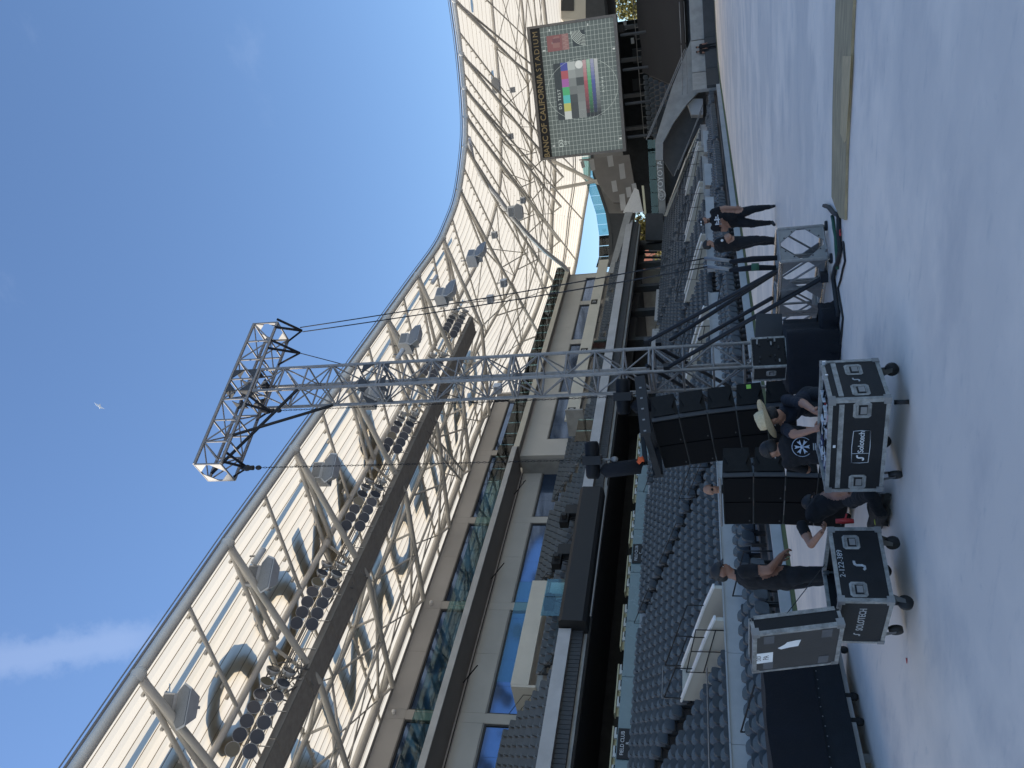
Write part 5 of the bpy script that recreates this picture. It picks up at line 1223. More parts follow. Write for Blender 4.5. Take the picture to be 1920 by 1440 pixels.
# the lid: hinged on the -x edge, standing a little past upright
lid = empty('lid'); lid.parent = c2; MWORLD['lid'] = None
lidW, lidH, lidT = .80, .78, .17
LM = Matrix.Translation((-.42, 0, .46)) @ Matrix.Rotation(R(-9), 4, 'Y') @ Matrix.Rotation(R(0), 4, 'Z')
lid.matrix_local = LM
def lbox(name, lo, hi, m): return box(name, lo, hi, m, lid, False)
lbox('lid_panel', (-lidT, -lidW / 2 + .01, .01), (-lidT + .012, lidW / 2 - .01, lidH - .01), M['casebrown'])
lbox('lid_side', (-lidT + .02, -lidW / 2 + .004, .02), (-.01, -lidW / 2 + .014, lidH - .02), M['case']); lbox('lid_side', (-lidT + .02, lidW / 2 - .014, .02), (-.01, lidW / 2 - .004, lidH - .02), M['case'])
lbox('lid_side', (-lidT + .02, -lidW / 2 + .02, lidH - .014), (-.01, lidW / 2 - .02, lidH - .004), M['case']); lbox('lid_side', (-lidT + .02, -lidW / 2 + .02, .004), (-.01, lidW / 2 - .02, .014), M['case'])
for y in (-lidW / 2 + .016, lidW / 2 - .016):
    for x in (-lidT + .012, -.012): edge(lid, (x, y, .04), (x, y, lidH - .04))
    for z in (.016, lidH - .016): edge(lid, (-lidT + .04, y, z), (-.04, y, z), .03)
for z in (.016, lidH - .016):
    for x in (-lidT + .012, -.012): edge(lid, (x, -lidW / 2 + .04, z), (x, lidW / 2 - .04, z))
for y in (-1, 1):
    for z in (0, lidH): corner(lid, (-lidT, y * lidW / 2, z), -1, y, 1 if z else -1, .06)
for y in (-.27, .27):
    for z in (.14, .64): lbox('wheel_dish', (-lidT - .004, y - .075, z - .045), (-lidT - .001, y + .075, z + .045), M['conc_dark'])
lbox('paper_sheet', (-lidT - .004, -.01, .60), (-lidT - .001, .20, .76), M['white'])
text('paper_lettering', 'PA', .075, M['blackp'], (-lidT - .0045, .09, .66), (0, -1, 0), (0, 0, 1), lid, .001, world=False); text('paper_lettering', 'DIDI', .055, M['blackp'], (-lidT - .0045, .09, .725), (0, -1, 0), (0, 0, 1), lid, .001, world=False)
b = MB(); b.prism([(-lidT - .003, y, z) for y, z in ((-.20, .40), (-.18, .48), (-.14, .50), (-.08, .56), (-.05, .53), (-.07, .46), (-.08, .38), (-.2, .36))], (.0015, 0, 0)); b.build('torn_label', M['white'], lid, False)
b = MB(); b.tube([(-.01, -lidW / 2, .45), (.42, -lidW / 2 + .0, .0)], .004, 4); b.build('lid_cord', M['blackp'], lid, False)

# black rack case on a draped stack, beside the tower foot
rk = thing('rack_case', 'small open black rack case with metal edges on top of the black draped stack', 'flight case', at(1476, 686, D=11.7), (0, 0, R(-28)))
box('front_panel', (-.62 + .28, -.0, 0), (0, .015, .44), M['case'], rk, False); box('side_panel', (0, .02, 0), (.014, .46, .44), M['black'], rk, False)
box('rear_panel', (-.34, .46, 0), (0, .475, .44), M['black'], rk, False); box('side_panel', (-.354, .02, 0), (-.34, .46, .44), M['black'], rk, False)
for x, y in ((0, 0), (-.34, 0), (0, .46), (-.34, .46)): edge(rk, (x, y, .0), (x, y, .44), .03)
for z in (0, .44):
    edge(rk, (-.33, 0, z), (-.01, 0, z), .028); edge(rk, (0, .01, z), (0, .45, z), .028)
handle(rk, (-.17, -.002, .2), '-y', .14, .13)
random.seed(4)
for k in range(14): z = .05 + .35 * random.random(); y = .05 + random.random() * .36; box('connector', (.0145, y, z), (.03, y + .03 + .03 * random.random(), z + .02), random.choice([M['black'], M['galv'], M['blackp']]), rk, False)
ds = MB(); q = at(1478, 640, D=11.4)
def drape(name, foot, top, label, m, seed, fold=.03):
    rnd = random.Random(seed); b = MB(); n = len(foot); N = 8; nv = 9; ring = []
    P_ = [Vector(p) for p in foot]; pts = []
    for i in range(n):
        for k in range(N): pts.append(P_[i].lerp(P_[(i + 1) % n], k / N))
    c = sum(pts, Vector()) / len(pts); m_ = len(pts); vs = []
    for j in range(nv):
        f = j / (nv - 1)
        for i, p in enumerate(pts):
            d = (p - c).normalized(); o = fold * (1 - f * .7) * (math.sin(i * 1.9 + seed) + .6 * math.sin(i * 3.3 + j * .6))
            vs.append(Vector((p.x, p.y, 0)) + d * o + UPZ * (.01 + (top - .01) * f + .012 * math.sin(i * 1.3 + seed)))
    fs = [(j * m_ + i, j * m_ + (i + 1) % m_, (j + 1) * m_ + (i + 1) % m_, (j + 1) * m_ + i) for j in range(nv - 1) for i in range(m_)] + [tuple((nv - 1) * m_ + i for i in range(m_))]
    b.add(vs, fs, 0, True); o = b.build(name, m); tag(o, label, 'draped stack'); return o
f0 = at(1560, 700, Z=0); f1 = at(1568, 605, Z=0); 
drape('draped_stack', [(-6.35, 9.75, 0), (-5.55, 10.0, 0), (-5.75, 10.75, 0), (-6.7, 10.6, 0)], .66, 'black cloth draped over a low stack beside the base truss', M['cloth'], 3)
drape('cloth_heap', [(-5.8, 9.95, 0), (-5.35, 10.2, 0), (-5.45, 10.6, 0), (-6.0, 10.55, 0)], .22, 'heap of black cloth and cables at the left end of the base truss', M['cloth'], 8, .05)
b = MB(); b.prism([at(1418, 588, D=12.6), at(1415, 640, D=12.5), at(1470, 645, D=12.5), at(1466, 588, D=12.6)], _F0 * .03); tag(b.build('grey_board', M['darkp']), 'plain dark grey board standing behind the rack case', 'board')
for k, (pts, lab, m, r) in enumerate((([(1545, 385), (1572, 405), (1575, 470), (1562, 520), (1572, 590), (1560, 640), (1562, 700)], 'thick black cable bundle along the base truss', 'rubber', .030), ([(1560, 402), (1566, 440), (1570, 505)], 'green strap lying beside the base truss end', 'greenstrap', .022), ([(1580, 450), (1584, 485), (1572, 540), (1580, 600), (1575, 650)], 'thin black cable on the floor in front of the base truss', 'rubber', .014))):
    dense = []
    P_ = [at(x, y, Z=r) for x, y in pts]
    for i in range(len(P_) - 1):
        for f in (0, .33, .66): dense.append(P_[i].lerp(P_[i + 1], f) + Vector((random.uniform(-.03, .03), random.uniform(-.03, .03), 0)))
    rope('floor_cable', dense + [P_[-1]], r, M[m], lab, 'cable')
b = MB(); c = at(1577, 436, Z=.02); b.tube([c + Vector((.04 * math.cos(t), .04 * math.sin(t), .01)) for t in (0, 1, 2, 3, 4, 5)], .008, 5); tag(b.build('red_ring', M['red']), 'small red loop on the floor near the truss end', 'loop')

# plywood sheet kerb on the right
b = MB(); e = [at(1609, -60, Z=0), at(1606, 0, Z=0), at(1598, 170, Z=0), at(1592, 290, Z=0), at(1589, 412, Z=0), at(1580, 408, Z=0), at(1570, 385, Z=0), at(1564, 368, Z=0), at(1566, 200, Z=0), at(1572, 0, Z=0), at(1574, -60, Z=0)]
b.prism([p + UPZ * .004 for p in e], UPZ * .03); pl = b.build('plywood_strip', M['ply']); tag(pl, 'long weathered plywood strip lying on the pale floor at the right edge', 'plywood')
b = MB(); e = [at(1596, 105, Z=.036), at(1591, 200, Z=.036), at(1587, 262, Z=.036), at(1583, 268, Z=.036), at(1576, 250, Z=.036), at(1580, 105, Z=.036)]; b.prism(e, UPZ * .004); b.build('bare_patch', mat('fresh_plywood', (.50, .37, .20), .8, 0, 6, .2, stretch=(1, 5, 1)), pl)
# litter
b = MB(); c = at(1701, 1244, Z=.003); b.prism([c, c + Vector((.05, .015, 0)), c + Vector((.02, .05, 0))], (0, 0, .006)); tag(b.build('red_scrap', M['red']), 'tiny red scrap on the floor in the left foreground', 'scrap')

# covered cart on the left
cc = thing('covered_cart', 'long black cloth covered cart with casters at the left edge of the floor', 'cart', (-9.5, 7.4, 0))
u = (Vector((-9.32, 6.0, 0)) - Vector((-9.54, 8.3, 0))).normalized(); vn = Vector((-u.y, u.x, 0)); vn = vn if vn.x < 0 else -vn
o_ = Vector((-9.54, 8.45, 0)); Lc, Wc, Hc = 3.4, 1.2, 1.17
def cart_panel(name, z0, z1, m, out, wav):
    b = MB(); N = 34; vs = []; rows = 7
    for j in range(rows):
        f = j / (rows - 1)
        for i in range(N + 1):
            s_ = i / N; o = out * (1 - f) + wav * (math.sin(i * .9) * .5 + math.sin(i * .37 + 1) + .4 * math.sin(i * 2.3 + j)) * (1 - f * .8)
            vs.append(o_ + u * (s_ * Lc) - vn * o + UPZ * (z0 + (z1 - z0) * f + (.012 * math.sin(i * .5) if f > .9 else 0)))
    b.add(vs, [(j * (N + 1) + i, j * (N + 1) + i + 1, (j + 1) * (N + 1) + i + 1, (j + 1) * (N + 1) + i) for j in range(rows - 1) for i in range(N)], 0, True)
    vs2 = [p + vn * .02 for p in vs]; b.add(vs2, [(j * (N + 1) + i, (j + 1) * (N + 1) + i, (j + 1) * (N + 1) + i + 1, j * (N + 1) + i + 1) for j in range(rows - 1) for i in range(N)], 0, True)
    return b.build(name, m, cc)
cart_panel('lower_cover', .17, .82, M['cloth2'], .0, .008); cart_panel('upper_flap', .52, Hc, M['cloth'], .035, .01)
b = MB(); a = [o_ + UPZ * .175 + vn * .03, o_ + u * Lc + UPZ * .175 + vn * .03, o_ + u * Lc + vn * Wc + UPZ * .175, o_ + vn * Wc + UPZ * .175]; b.prism(a, UPZ * (Hc - .19)); b.build('cart_body', M['cloth'], cc)
b = MB(); b.prism([o_ + UPZ * .10 + vn * .1 - u * .02, o_ + u * Lc + UPZ * .10 + vn * .1, o_ + u * Lc + vn * (Wc - .1) + UPZ * .10, o_ + vn * (Wc - .1) + UPZ * .10], UPZ * .07); b.build('base_board', M['conc_light'], cc)
for k in range(22):
    p = o_ + u * (.1 + k * .15) - vn * .05 + UPZ * (.50 + .01 * math.sin(k)); b = MB(); b.disc(p, -vn, .009, .004, 6); b.build('press_stud', M['galv'], cc)
box('corner_knob', o_ + UPZ * 1.0 - Vector((.03, .03, 0)), o_ + UPZ * 1.06 + Vector((.03, .03, 0)), M['galv'], cc)
for s_ in (.12, .95, 1.35, 2.1, 2.6):
    for w_ in (.12, Wc - .15):
        p = o_ + u * s_ + vn * w_; b = MB(); b.tube([p + vn * -.02 + UPZ * .055, p + vn * .02 + UPZ * .055], .055, 12); b.build('caster', M['rubber'], cc)
        b = MB(); b.box(p + Vector((-.03, -.03, .08)), p + Vector((.03, .03, .17))); b.build('caster_fork', M['blackp'], cc)
b = MB(); b.box(at(1632, 1427, Z=0) + Vector((-.05, -.06, 0)), at(1632, 1427, Z=0) + Vector((.05, .06, .11))); tag(b.build('metal_block', M['galv']), 'small pale metal block with a dark face on the floor at the left edge', 'metal block')

# gull
gc = at(187, 762, D=60); b = MB(); rt, up = _Rt, _U
gb = thing('gull', 'small white gull gliding high in the clear sky', 'bird', gc)
bd = (-_U * .4 + _Rt * -.1).normalized()
b = MB(); ax = (at(196, 765, D=60) - at(181, 758, D=60)).normalized(); b.tube([gc - _Rt * .2 + _U * .0, gc, gc + _Rt * .22], [.02, .075, .03], 8); b.build('body', M['gull'], gb)
w0, w1 = at(177, 755, D=60), at(197, 767, D=60)
for wv, nm in ((w0, 'wing'), (w1, 'wing')):
    d = wv - gc; b = MB(); k_ = gc + d * .45 + _U * .10; b.prism([gc - _Rt * .10, k_ - _Rt * .06, wv, k_ + _Rt * .08, gc + _Rt * .11], _U * .02 + _F * .02); b.build(nm, M['gull'], gb)

# ================================================================== PEOPLE
def remesh(mb, voxel, smooth=3):
    me = bpy.data.meshes.new('tmp'); me.from_pydata([tuple(p) for p in mb.v], [], mb.f); o = bpy.data.objects.new('tmp', me); C.objects.link(o)
    r = o.modifiers.new('r', 'REMESH'); r.mode = 'VOXEL'; r.voxel_size = voxel
    if smooth: s_ = o.modifiers.new('s', 'SMOOTH'); s_.factor = .5; s_.iterations = smooth
    dg = bpy.context.evaluated_depsgraph_get(); out_ = bpy.data.meshes.new_from_object(o.evaluated_get(dg)); bpy.data.objects.remove(o); return out_
def taper(mb, a, c, ra, rc, n=12, k=4):
    a, c = Vector(a), Vector(c)
    mb.tube([a.lerp(c, i / k) for i in range(k + 1)], [ra + (rc - ra) * i / k for i in range(k + 1)], n)
    mb.ell(a, ra, ra, ra, 0, 12, 8); mb.ell(c, rc, rc, rc, 0, 12, 8)
def person(label, J, shirt, legm, skin, head_dir, up=UPZ, headwear=None, sleeves=.55, build_=1.0, hair=True, glasses=False, mask=False, group=None, voxel=.014, shoe='rubber', legs=True, fig=False):
    """J: joint name -> point. head_dir: where the face points."""
    J = {k: Vector(v) for k, v in J.items()}
    root = J.get('root', Vector((J['pelvis'].x, J['pelvis'].y, 0)))
    t = thing('person', label, 'person', root, group=group)
    side = (J['sR'] - J['sL']).normalized(); spine = (J['neck'] - J['pelvis']).normalized(); fwd = side.cross(spine) * -1
    fwd.normalize(); mb = MB(); g = build_
    def torso(c, w_, d_, h_):
        m3 = Matrix((side, fwd, spine)).transposed(); mb.ell(c, w_ * g, d_ * g, h_, 0, 16, 10, mat3=m3)
    P_, N_ = J['pelvis'], J['neck']
    torso(P_ + spine * .02, .165, .12, .13); torso(P_.lerp(N_, .25), .155, .115 * (1.1 if g > 1.05 else 1), .15); torso(P_.lerp(N_, .5), .165, .118, .17); torso(P_.lerp(N_, .74), .185, .12, .15); torso(P_.lerp(N_, .88), .15, .09, .09)
    H = J['head']; hd = Vector(head_dir).normalized(); hu = (Vector(up) - hd * Vector(up).dot(hd)).normalized(); hs = hd.cross(hu)
    m3 = Matrix((hs, hd, hu)).transposed()
    taper(mb, N_ - spine * .03, H - hu * .06, .062, .055, 10, 2)
    mb.ell(H + hu * .025, .076, .095, .10, 0, 16, 12, mat3=m3); mb.ell(H - hu * .05 + hd * .022, .058, .068, .072, 0, 14, 10, mat3=m3); mb.ell(H - hu * .085 + hd * .05, .032, .03, .028, 0, 10, 8, mat3=m3)
    mb.ell(H + hd * .098 - hu * .018, .015, .022, .026, 0, 8, 6, mat3=m3)           # nose
    mb.ell(H + hd * .085 - hu * .058, .028, .016, .011, 0, 8, 6, mat3=m3)           # mouth
    for s_ in (-1, 1): mb.ell(H + hs * s_ * .078 - hu * .005, .012, .026, .034, 0, 8, 6, mat3=m3)
    seg = []
    for s_ in 'LR':
        sh, el, wr = J['s' + s_], J['e' + s_], J['w' + s_]; hn = J.get('h' + s_, wr + (wr - el).normalized() * .09)
        taper(mb, sh, el, .062 * g, .045 * g); taper(mb, el, wr, .043 * g, .028 * g)
        d = (hn - wr).normalized(); e = d.cross(fwd if abs(d.dot(fwd)) < .9 else side).normalized(); f = d.cross(e)
        pm = Matrix((e, f, d)).transposed(); mb.ell(wr + d * .05, .042, .018, .055, 0, 10, 8, mat3=pm)
        seg += [('skin', sh.lerp(el, sleeves), el), ('skin', el, wr), ('skin', wr, hn), ('shirt', sh, sh.lerp(el, sleeves))]
        if legs:
            hp, kn, an, to = J['p' + s_], J['k' + s_], J['a' + s_], J['t' + s_]
            taper(mb, hp, kn, .092 * g, .062 * g); taper(mb, kn, an, .060 * g, .046)
            taper(mb, an - (to - an).normalized() * .03 - UPZ * .02, to, .045, .038, 10, 3)
            seg += [('leg', hp, kn), ('leg', kn, an.lerp(kn, .12)), ('shoe', an.lerp(kn, .06), an), ('shoe', an, to)]
    seg += [('shirt', P_.lerp(N_, .12), N_ - spine * .02), ('leg', P_ - spine * .12, P_ + spine * .0), ('skin', N_ + spine * .05, H), ('skin', H, H + hu * .12), ('skin', H, H + hd * .1)]
    me = remesh(mb, voxel)
    mats = [M[shirt], M[legm], M[skin], M[shoe]]; idx = {'shirt': 0, 'leg': 1, 'skin': 2, 'shoe': 3}
    import numpy as np
    n = len(me.polygons); cen = np.empty(n * 3); me.polygons.foreach_get('center', cen); cen = cen.reshape(-1, 3)
    best = np.full(n, 1e9); mi_ = np.zeros(n, int)
    for k, a, c in seg:
        a_, c_ = np.array(a), np.array(c); ab = c_ - a_; tt = np.clip(((cen - a_) @ ab) / max(1e-9, ab @ ab), 0, 1)
        dd = np.linalg.norm(cen - (a_ + tt[:, None] * ab), axis=1)
        if k == 'shirt': dd = dd * .62 if (a - c).length > .25 else dd * .95
        msk = dd < best; best[msk] = dd[msk]; mi_[msk] = idx[k]
    # clothes stand a little off the body and crease
    vn_ = [Vector(v.normal) for v in me.vertices]; vm = [0] * len(me.vertices)
    for p in me.polygons:
        if mi_[p.index] < 2:
            for v in p.vertices: vm[v] = 1
    from mathutils import noise
    for v in me.vertices:
        if vm[v.index]: v.co = v.co + vn_[v.index] * (.006 + .011 * noise.noise(v.co * 9) + .006 * noise.noise(v.co * 23))
    me.transform(Matrix.Translation(-root))
    for m_ in mats: me.materials.append(m_)
    me.polygons.foreach_set('material_index', mi_); me.polygons.foreach_set('use_smooth', [True] * n)
    # fingers: five separate curled chains rooted in the palm, added to the same mesh
    fb = MB()
    for s_ in 'LR':
        wr = J['w' + s_]; el = J['e' + s_]; hn = J.get('h' + s_, wr + (wr - el).normalized() * .09)
        d = (hn - wr).normalized(); e = d.cross(fwd if abs(d.dot(fwd)) < .9 else side).normalized(); f = d.cross(e)
        for k, ln in enumerate((.058, .070, .076, .068)):
            r0 = wr + d * .075 + e * (-.030 + .020 * k); fb.tube([r0, r0 + d * ln * .55 + f * .008, r0 + d * ln * .85 + f * .03, r0 + d * ln * .85 + f * .048], [.0095, .009, .0085, .006], 6)
        r0 = wr + d * .03 + e * -.035; fb.tube([r0, r0 + d * .03 - e * .028 + f * .01, r0 + d * .06 - e * .03 + f * .02], [.012, .011, .008], 6)
    bm = bmesh.new(); bm.from_mesh(me)
    base = [bm.verts.new(p - root) for p in fb.v]
    for fc in fb.f:
        try: q = bm.faces.new([base[i] for i in fc]); q.material_index = 2; q.smooth = True
        except ValueError: pass
    bm.to_mesh(me); bm.free()
    o = bpy.data.objects.new('body', me); C.objects.link(o); o.parent = t
    # eyes, brows
    for s_ in (-1, 1):
        b = MB(); b.ell(H + hd * .092 + hs * s_ * .031 + hu * .012, .013, .007, .007, 0, 8, 6, mat3=m3); b.build('eye', M['white'], t)
        b = MB(); b.ell(H + hd * .0985 + hs * s_ * .031 + hu * .012, .006, .003, .006, 0, 8, 6, mat3=m3); b.build('iris', M['black'], t)
        b = MB(); b.ell(H + hd * .094 + hs * s_ * .031 + hu * .030, .019, .006, .004, 0, 8, 6, mat3=m3); b.build('eyebrow', M['hair'], t)
    b = MB(); b.ell(H + hd * .1005 - hu * .058, .022, .004, .004, 0, 8, 6, mat3=m3); b.build('lips', mat('lips', (.28, .10, .08), .5), t)
    if hair:
        b = MB(); b.ell(H + hu * .035 - hd * .012, .086, .104, .105, 0, 18, 9, 0, .50, mat3=m3); b.ell(H + hu * .0 - hd * .035, .083, .082, .085, 0, 16, 10, .1, .8, mat3=m3); b.build('hair', M['hair'], t)
    if headwear == 'cap' or headwear == 'cap_up':
        b = MB(); b.ell(H + hu * .045, .090, .108, .088, 0, 20, 8, 0, .52, mat3=m3)
        q = H + hu * .05 + hd * .085; vs = []
        for k in range(9):
            a = R(-62 + 124 * k / 8); vs += [q + hs * math.sin(a) * .078 - hd * .02 + hd * .0, q + hs * math.sin(a) * .078 + hd * (.075 * math.cos(a)) - hu * (.012 + .012 * math.cos(a))]
        b.add(vs + [p - hu * .005 for p in vs], [(2 * k, 2 * k + 1, 2 * k + 3, 2 * k + 2) for k in range(8)] + [(18 + 2 * k, 18 + 2 * k + 2, 18 + 2 * k + 3, 18 + 2 * k + 1) for k in range(8)] + [(2 * k + 1, 18 + 2 * k + 1, 18 + 2 * k + 3, 2 * k + 3) for k in range(8)])
        b.build('cap', M['blackp'], t)
        b = MB(); b.ell(H + hu * .134, .008, .008, .005, 0, 8, 6, mat3=m3); b.build('cap_button', M['black'], t)
    if headwear == 'straw':
        b = MB(); N = 32; vs = []
        prof = [(.012, .165), (.050, .182), (.080, .172), (.092, .135), (.100, .045), (.112, .035), (.150, .030), (.190, .040), (.196, .043)]
        for r_, z in prof:
            for k in range(N):
                a = 2 * PI * k / N; rx = r_ * 1.0; ry = r_ * 1.18; lift = (.055 * (abs(math.cos(a)) ** 2) * max(0, (r_ - .11) / .08))
                cr = -.028 * math.exp(-(math.cos(a) * r_ / .03) ** 2) * (1 if z > .15 else 0)
                vs.append(H + hs * rx * math.cos(a) + hd * ry * math.sin(a) + hu * (z + lift + cr))
        b.add(vs, [(j * N + i, (j + 1) * N + i, (j + 1) * N + (i + 1) % N, j * N + (i + 1) % N) for j in range(len(prof) - 1) for i in range(N)] + [tuple(range(N))], 0, True)
        vs2 = [p - hu * .006 for p in vs[-4 * N:]]; b.add(vs2, [(j * N + i, j * N + (i + 1) % N, (j + 1) * N + (i + 1) % N, (j + 1) * N + i) for j in range(3) for i in range(N)], 0, True)
        b.build('straw_hat', M['straw'], t)
        b = MB(); pts = [H + hs * .101 * math.cos(2 * PI * k / 24) + hd * .119 * math.sin(2 * PI * k / 24) + hu * .052 for k in range(24)]; b.tube(pts, .009, 5, closed=True); b.build('hat_band', M['casebrown'], t)
        for k in range(3): b = MB(); b.ell(H - hd * .108 + hu * (.075 + .012 * k) + hs * (.02 * (k - 1)), .004, .004, .004, 0, 6, 5); b.build('hat_eyelet', M['black'], t)
    if glasses:
        b = MB()
        for s_ in (-1, 1): b.ell(H + hd * .104 + hs * s_ * .036 + hu * (.085 if glasses == 'up' else .014), .026, .010, .017, 0, 10, 6, mat3=m3)
        b.build('sunglasses', M['white'] if glasses == 'up' else M['black'], t)
    if mask:
        b = MB(); b.ell(H + hd * .052 - hu * .052, .058, .058, .048, 0, 14, 10, mat3=m3); b.build('face_mask', M['white'], t)
    return t, dict(H=H, hd=hd, hu=hu, hs=hs, side=side, spine=spine, fwd=fwd, J=J)
def stand(x, y, face, h=1.78, arms='down', stance=.12, lean=0):
    """joints of a standing figure; face = heading in radians"""
    k = h / 1.78; f = Vector((math.cos(face), math.sin(face), 0)); s_ = Vector((f.y, -f.x, 0)); o = Vector((x, y, 0))
    def p(r_, fw_, z): return o + (s_ * r_ + f * fw_ + UPZ * z) * k
    J = dict(pelvis=p(0, 0, .95), neck=p(0, -.01 + lean, 1.47), head=p(0, .03 + lean * 1.5, 1.655), sL=p(-.185, lean, 1.42), sR=p(.185, lean, 1.42),
             pL=p(-.09, 0, .90), pR=p(.09, 0, .90), kL=p(-stance, .03, .5), kR=p(stance, .03, .5), aL=p(-stance - .02, -.02, .09), aR=p(stance + .02, -.02, .09), tL=p(-stance - .05, .15, .045), tR=p(stance + .05, .15, .045))
    if arms == 'down': J.update(eL=p(-.25, -.03, 1.14), wL=p(-.25, .04, .90), eR=p(.25, -.03, 1.14), wR=p(.25, .04, .90))
    if arms == 'crossed': J.update(eL=p(-.26, .08, 1.17), wL=p(.04, .22, 1.20), hL=p(.13, .2, 1.22), eR=p(.26, .08, 1.15), wR=p(-.02, .25, 1.16), hR=p(-.12, .22, 1.18))
    if arms == 'front': J.update(eL=p(-.25, .02, 1.15), wL=p(-.14, .22, 1.0), eR=p(.25, .02, 1.15), wR=p(.14, .22, 1.0))
    if arms == 'oneup': J.update(eL=p(-.26, .02, 1.16), wL=p(-.25, .08, .92), eR=p(.24, .05, 1.16), wR=p(.06, .24, 1.22))
    return J
TOCAM = lambda x, y: math.atan2(-y, -x)
# man in a cap on the left, seen from the side and a little behind
pc = at(1334, 1082, D=9.7); fx = R(31.5 + 28)
J = stand(pc.x, pc.y, fx, 1.76, 'front', .09, .02)
person('man in black cap, black T-shirt and black trousers standing behind the open flight case', J, 'tee', 'jeans', 'skin2', (math.cos(R(15)), math.sin(R(15)), -.25), headwear='cap', build_=1.12)
# two men talking by the end of the base truss
p1 = at(1454, 402, Z=0); p2 = at(1460, 450, Z=0)
J = stand(p1.x, p1.y, TOCAM(p1.x, p1.y) - R(8), 1.80, 'oneup', .17)
t_, q = person('heavy bearded man in black cap with white glasses pushed up and a printed black T-shirt', J, 'tee', 'jeans', 'skin', (math.cos(TOCAM(p1.x, p1.y) - R(25)), math.sin(TOCAM(p1.x, p1.y) - R(25)), -.15), headwear='cap', build_=1.45, glasses='up')
def chest_print(t_, q, rects, dist, m='lettering'):
    dist += .025
    c = q['J']['pelvis'].lerp(q['J']['neck'], .74) + q['fwd'] * dist
    b = MB()
    for (u0, v0, u1, v1) in rects: b.prism([c + q['side'] * u0 + q['spine'] * v0, c + q['side'] * u1 + q['spine'] * v0, c + q['side'] * u1 + q['spine'] * v1, c + q['side'] * u0 + q['spine'] * v1], q['fwd'] * .006)
    b.build('shirt_print', M[m], t_)
chest_print(t_, q, [(-.14, -.02, -.09, .0), (-.1, .02, -.05, .05), (-.04, -.05, -.01, .08), (-.08, -.03, .06, .0), (.02, .02, .09, .035), (.07, -.04, .1, .06)], .165)
chest_print(t_, q, [(.02, -.14, .10, -.06)], .175, 'conc_light')
b = MB(); b.ell(q['H'] - q['hu'] * .075 + q['hd'] * .04, .052, .056, .045, 0, 12, 8); b.build('beard', mat('beard', (.07, .045, .035), .9), t_)
J = stand(p2.x, p2.y, R(31.5 + 12), 1.72, 'crossed', .08)
t_, q = person('man in black cap and black clothes with crossed arms, turned to the bearded man', J, 'tee', 'jeans', 'skin', (math.cos(R(20)), math.sin(R(20)), -.1), headwear='cap', build_=1.4)
b = MB(); c = q['J']['sR'].lerp(q['J']['eR'], .35) + (EYE - q['J']['sR']).normalized() * .085; b.disc(c, EYE - c, .032, .006, 12); b.build('sleeve_badge', M['lettering'], t_)
# two far figures at the end line
for k, (x, y, lab) in enumerate(((1341.5, 89, 'right hand of two far dark figures standing at the end line'), (1341.5, 97, 'left hand of two far dark figures standing at the end line'))):
    p = at(1306, y, D=74.5); p = Vector((p.x, p.y, 0)); J = stand(p.x, p.y, R(-60 + 200 * k), 1.75, 'down', .1)
    person(lab, J, 'tee', 'navy' if 0 else 'jeans', 'skin2', (0, -1, 0), voxel=.03, build_=1.1)
# bald man looking over the floor standing speaker stack
pb = at(1338, 917, D=13.3); J = stand(pb.x, pb.y, R(31.5 - 100), 1.88, 'front', .12)
person('bald tanned man looking over the top of the floor standing speaker stack', J, 'tee', 'jeans', 'skin', (math.cos(R(-30)), math.sin(R(-30)), -.35), hair=False, glasses=True)
# man in straw hat bending over the big case
D0 = 9.35
def PX(x, y, d): return at(x, y, D=d)
J = dict(pelvis=PX(1508, 752, 9.75), neck=PX(1468, 779, 9.3), head=PX(1448, 781, 9.2), sL=PX(1474, 806, 9.15), sR=PX(1476, 750, 9.35), eL=PX(1492, 815, 8.9), wL=PX(1527, 806, 8.6), hL=PX(1537, 800, 8.5),
         eR=PX(1508, 757, 9.0), wR=PX(1530, 773, 8.65), hR=PX(1540, 779, 8.5), pL=PX(1512, 765, 9.75), pR=PX(1514, 740, 9.8), kL=PX(1560, 770, 9.4), kR=PX(1560, 740, 9.4))
for s_ in 'LR':
    a = J['k' + s_].copy(); a += _F0 * .12; J['a' + s_] = Vector((a.x, a.y, .09)); J['t' + s_] = Vector((a.x, a.y, .045)) - _F0 * .17
person('man in pale straw cowboy hat and navy T-shirt bending down to the big flight case', J, 'navy', 'jeans', 'skin', (-_R0 * .75 + _F0 * .45 - UPZ * .30), up=(UPZ * 1.0 - _R0 * .12 + _F0 * -.12), headwear='straw', sleeves=.75)
# dark haired man with his back to us, emblem on the shirt
J = dict(pelvis=PX(1545, 840, 9.0), neck=PX(1470, 838, 9.15), head=PX(1449, 842, 9.25), sL=PX(1480, 868, 9.1), sR=PX(1480, 810, 9.2), eL=PX(1512, 880, 9.25), wL=PX(1508, 873, 9.5), hL=PX(1503, 868, 9.6),
         eR=PX(1512, 808, 9.3), wR=PX(1530, 806, 9.2), hR=PX(1540, 804, 9.1), pL=PX(1552, 852, 9.0), pR=PX(1552, 828, 9.0), kL=PX(1590, 860, 9.5), kR=PX(1590, 822, 9.5))
for s_ in 'LR':
    a = J['k' + s_].copy(); J['k' + s_].z = max(.45, a.z); a -= _F0 * .1; J['a' + s_] = Vector((a.x, a.y, .09)); J['t' + s_] = Vector((a.x, a.y, .045)) + _F0 * .17
t_, q = person('dark haired man in black T-shirt with a round white emblem on his back', J, 'tee', 'jeans', 'skin', (_F0 * .45 - _R0 * .75 - UPZ * .35), sleeves=.8, build_=1.1, mask=False)
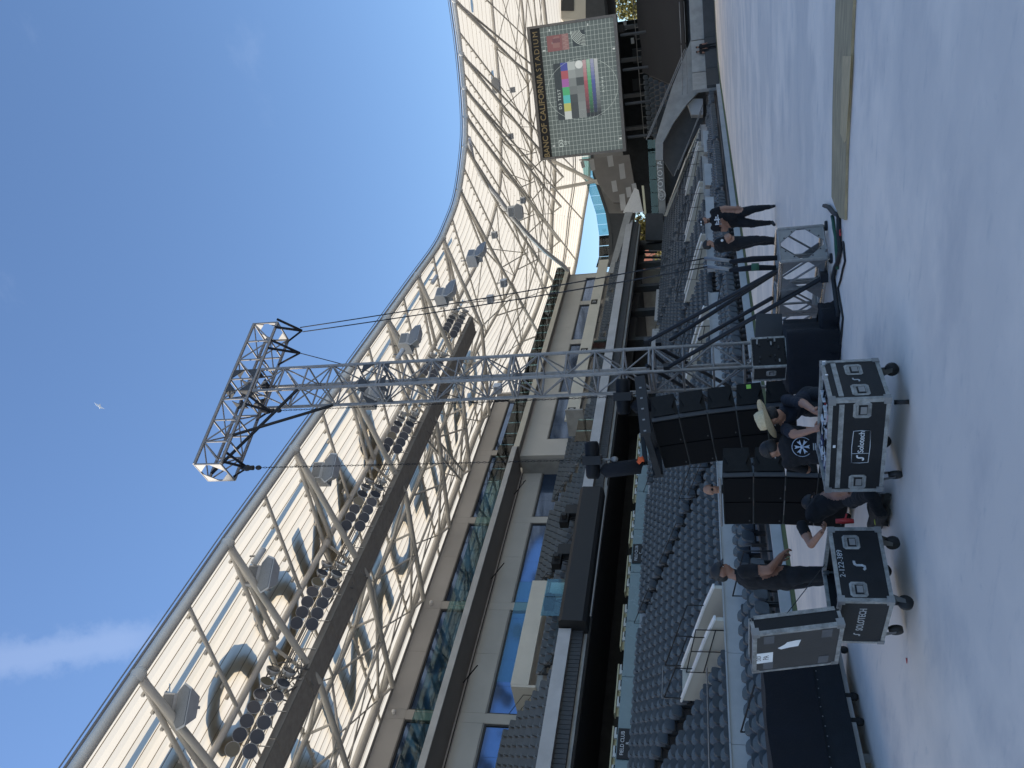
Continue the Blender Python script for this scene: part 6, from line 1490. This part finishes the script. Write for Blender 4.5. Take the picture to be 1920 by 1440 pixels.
# union style emblem on the back: ring and five arms
c = at(1504, 838, D=8.86); n_ = -_F0; b = MB(); ru, uu = _R0, UPZ
ring = [c + (ru * math.cos(t * PI / 16) + uu * math.sin(t * PI / 16)) * .098 for t in range(-4, 21)]
b.tube(ring, .0035, 4)
for k in range(6):
    a = R(90 + 60 * k)
    d = ru * math.cos(a) + uu * math.sin(a); e = ru * -math.sin(a) + uu * math.cos(a)
    o5 = [c + d * .018 - e * .004, c + d * .018 + e * .004, c + d * .074 + e * .018, c + d * .062, c + d * .074 - e * .018]
    b.prism(o5, n_ * .004)
b.disc(c, n_, .02, .004, 12); b.build('back_emblem', mat('pale_blue_print', (.45, .52, .62), .8), t_)
for k in range(2): b = MB(); p = c - uu * (.115 + .018 * k); b.prism([p - ru * .035, p + ru * .035, p + ru * .035 + uu * .01, p - ru * .035 + uu * .01], n_ * .004); b.build('back_lettering', M['greytext'], t_)
# kneeling man between the cases, only back, arm and leg in view
J = dict(pelvis=PX(1590, 922, 9.5), neck=PX(1524, 960, 9.7), head=PX(1527, 943, 9.9), sL=PX(1504, 986, 9.6), sR=PX(1538, 936, 9.8), eL=PX(1521, 1021, 9.4), wL=PX(1541, 997, 9.0), hL=PX(1549, 987, 8.9),
         eR=PX(1562, 925, 9.5), wR=PX(1594, 918, 9.2), hR=PX(1602, 919, 9.1), pL=PX(1596, 936, 9.4), pR=PX(1598, 910, 9.5), kL=PX(1632, 925, 8.6), kR=PX(1600, 900, 9.4))
J['aL'] = at(1652, 965, Z=.10); J['tL'] = at(1648, 988, Z=.05); J['aR'] = Vector((J['kR'].x - .1, J['kR'].y + .2, .09)); J['tR'] = J['aR'] + Vector((.05, -.17, -.04))
person('crouching man in black between the two flight cases, reaching one arm to the open case', J, 'tee', 'jeans', 'skin', (_R0 * .35 - UPZ * .3 + _F0 * .8), headwear='cap', sleeves=.45, shoe='rubber')
b = MB(); b.ell(at(1645, 979, Z=.05), .045, .07, .03, 0, 10, 6); tag(b.build('lime_shoe_toe', M['lime']), 'small lime green glove on the crouching man between the two flight cases', 'footwear')  # lime toe of the crouching man's shoe, built as a separate piece
rm = at(1588, 977, D=8.4); b = MB(); b.tube([rm + _R0 * .0 + UPZ * .10, rm + UPZ * .02, rm - UPZ * .06], [.022, .028, .022], 10); b.tube([rm + UPZ * .02, rm + _R0 * .07 + UPZ * .0], .009, 6); tag(b.build('red_tool', M['red']), 'small red tool standing on the edge beside the open flight case', 'tool')
drape('cable_heap', [tuple(at(1672, 925, Z=0)), tuple(at(1668, 985, Z=0)), tuple(at(1640, 990, Z=0)), tuple(at(1640, 930, Z=0))], .07, 'low heap of black cable on the floor between the two flight cases', M['rubber'], 5, .02)

# any label over sixteen words is cut at a word boundary
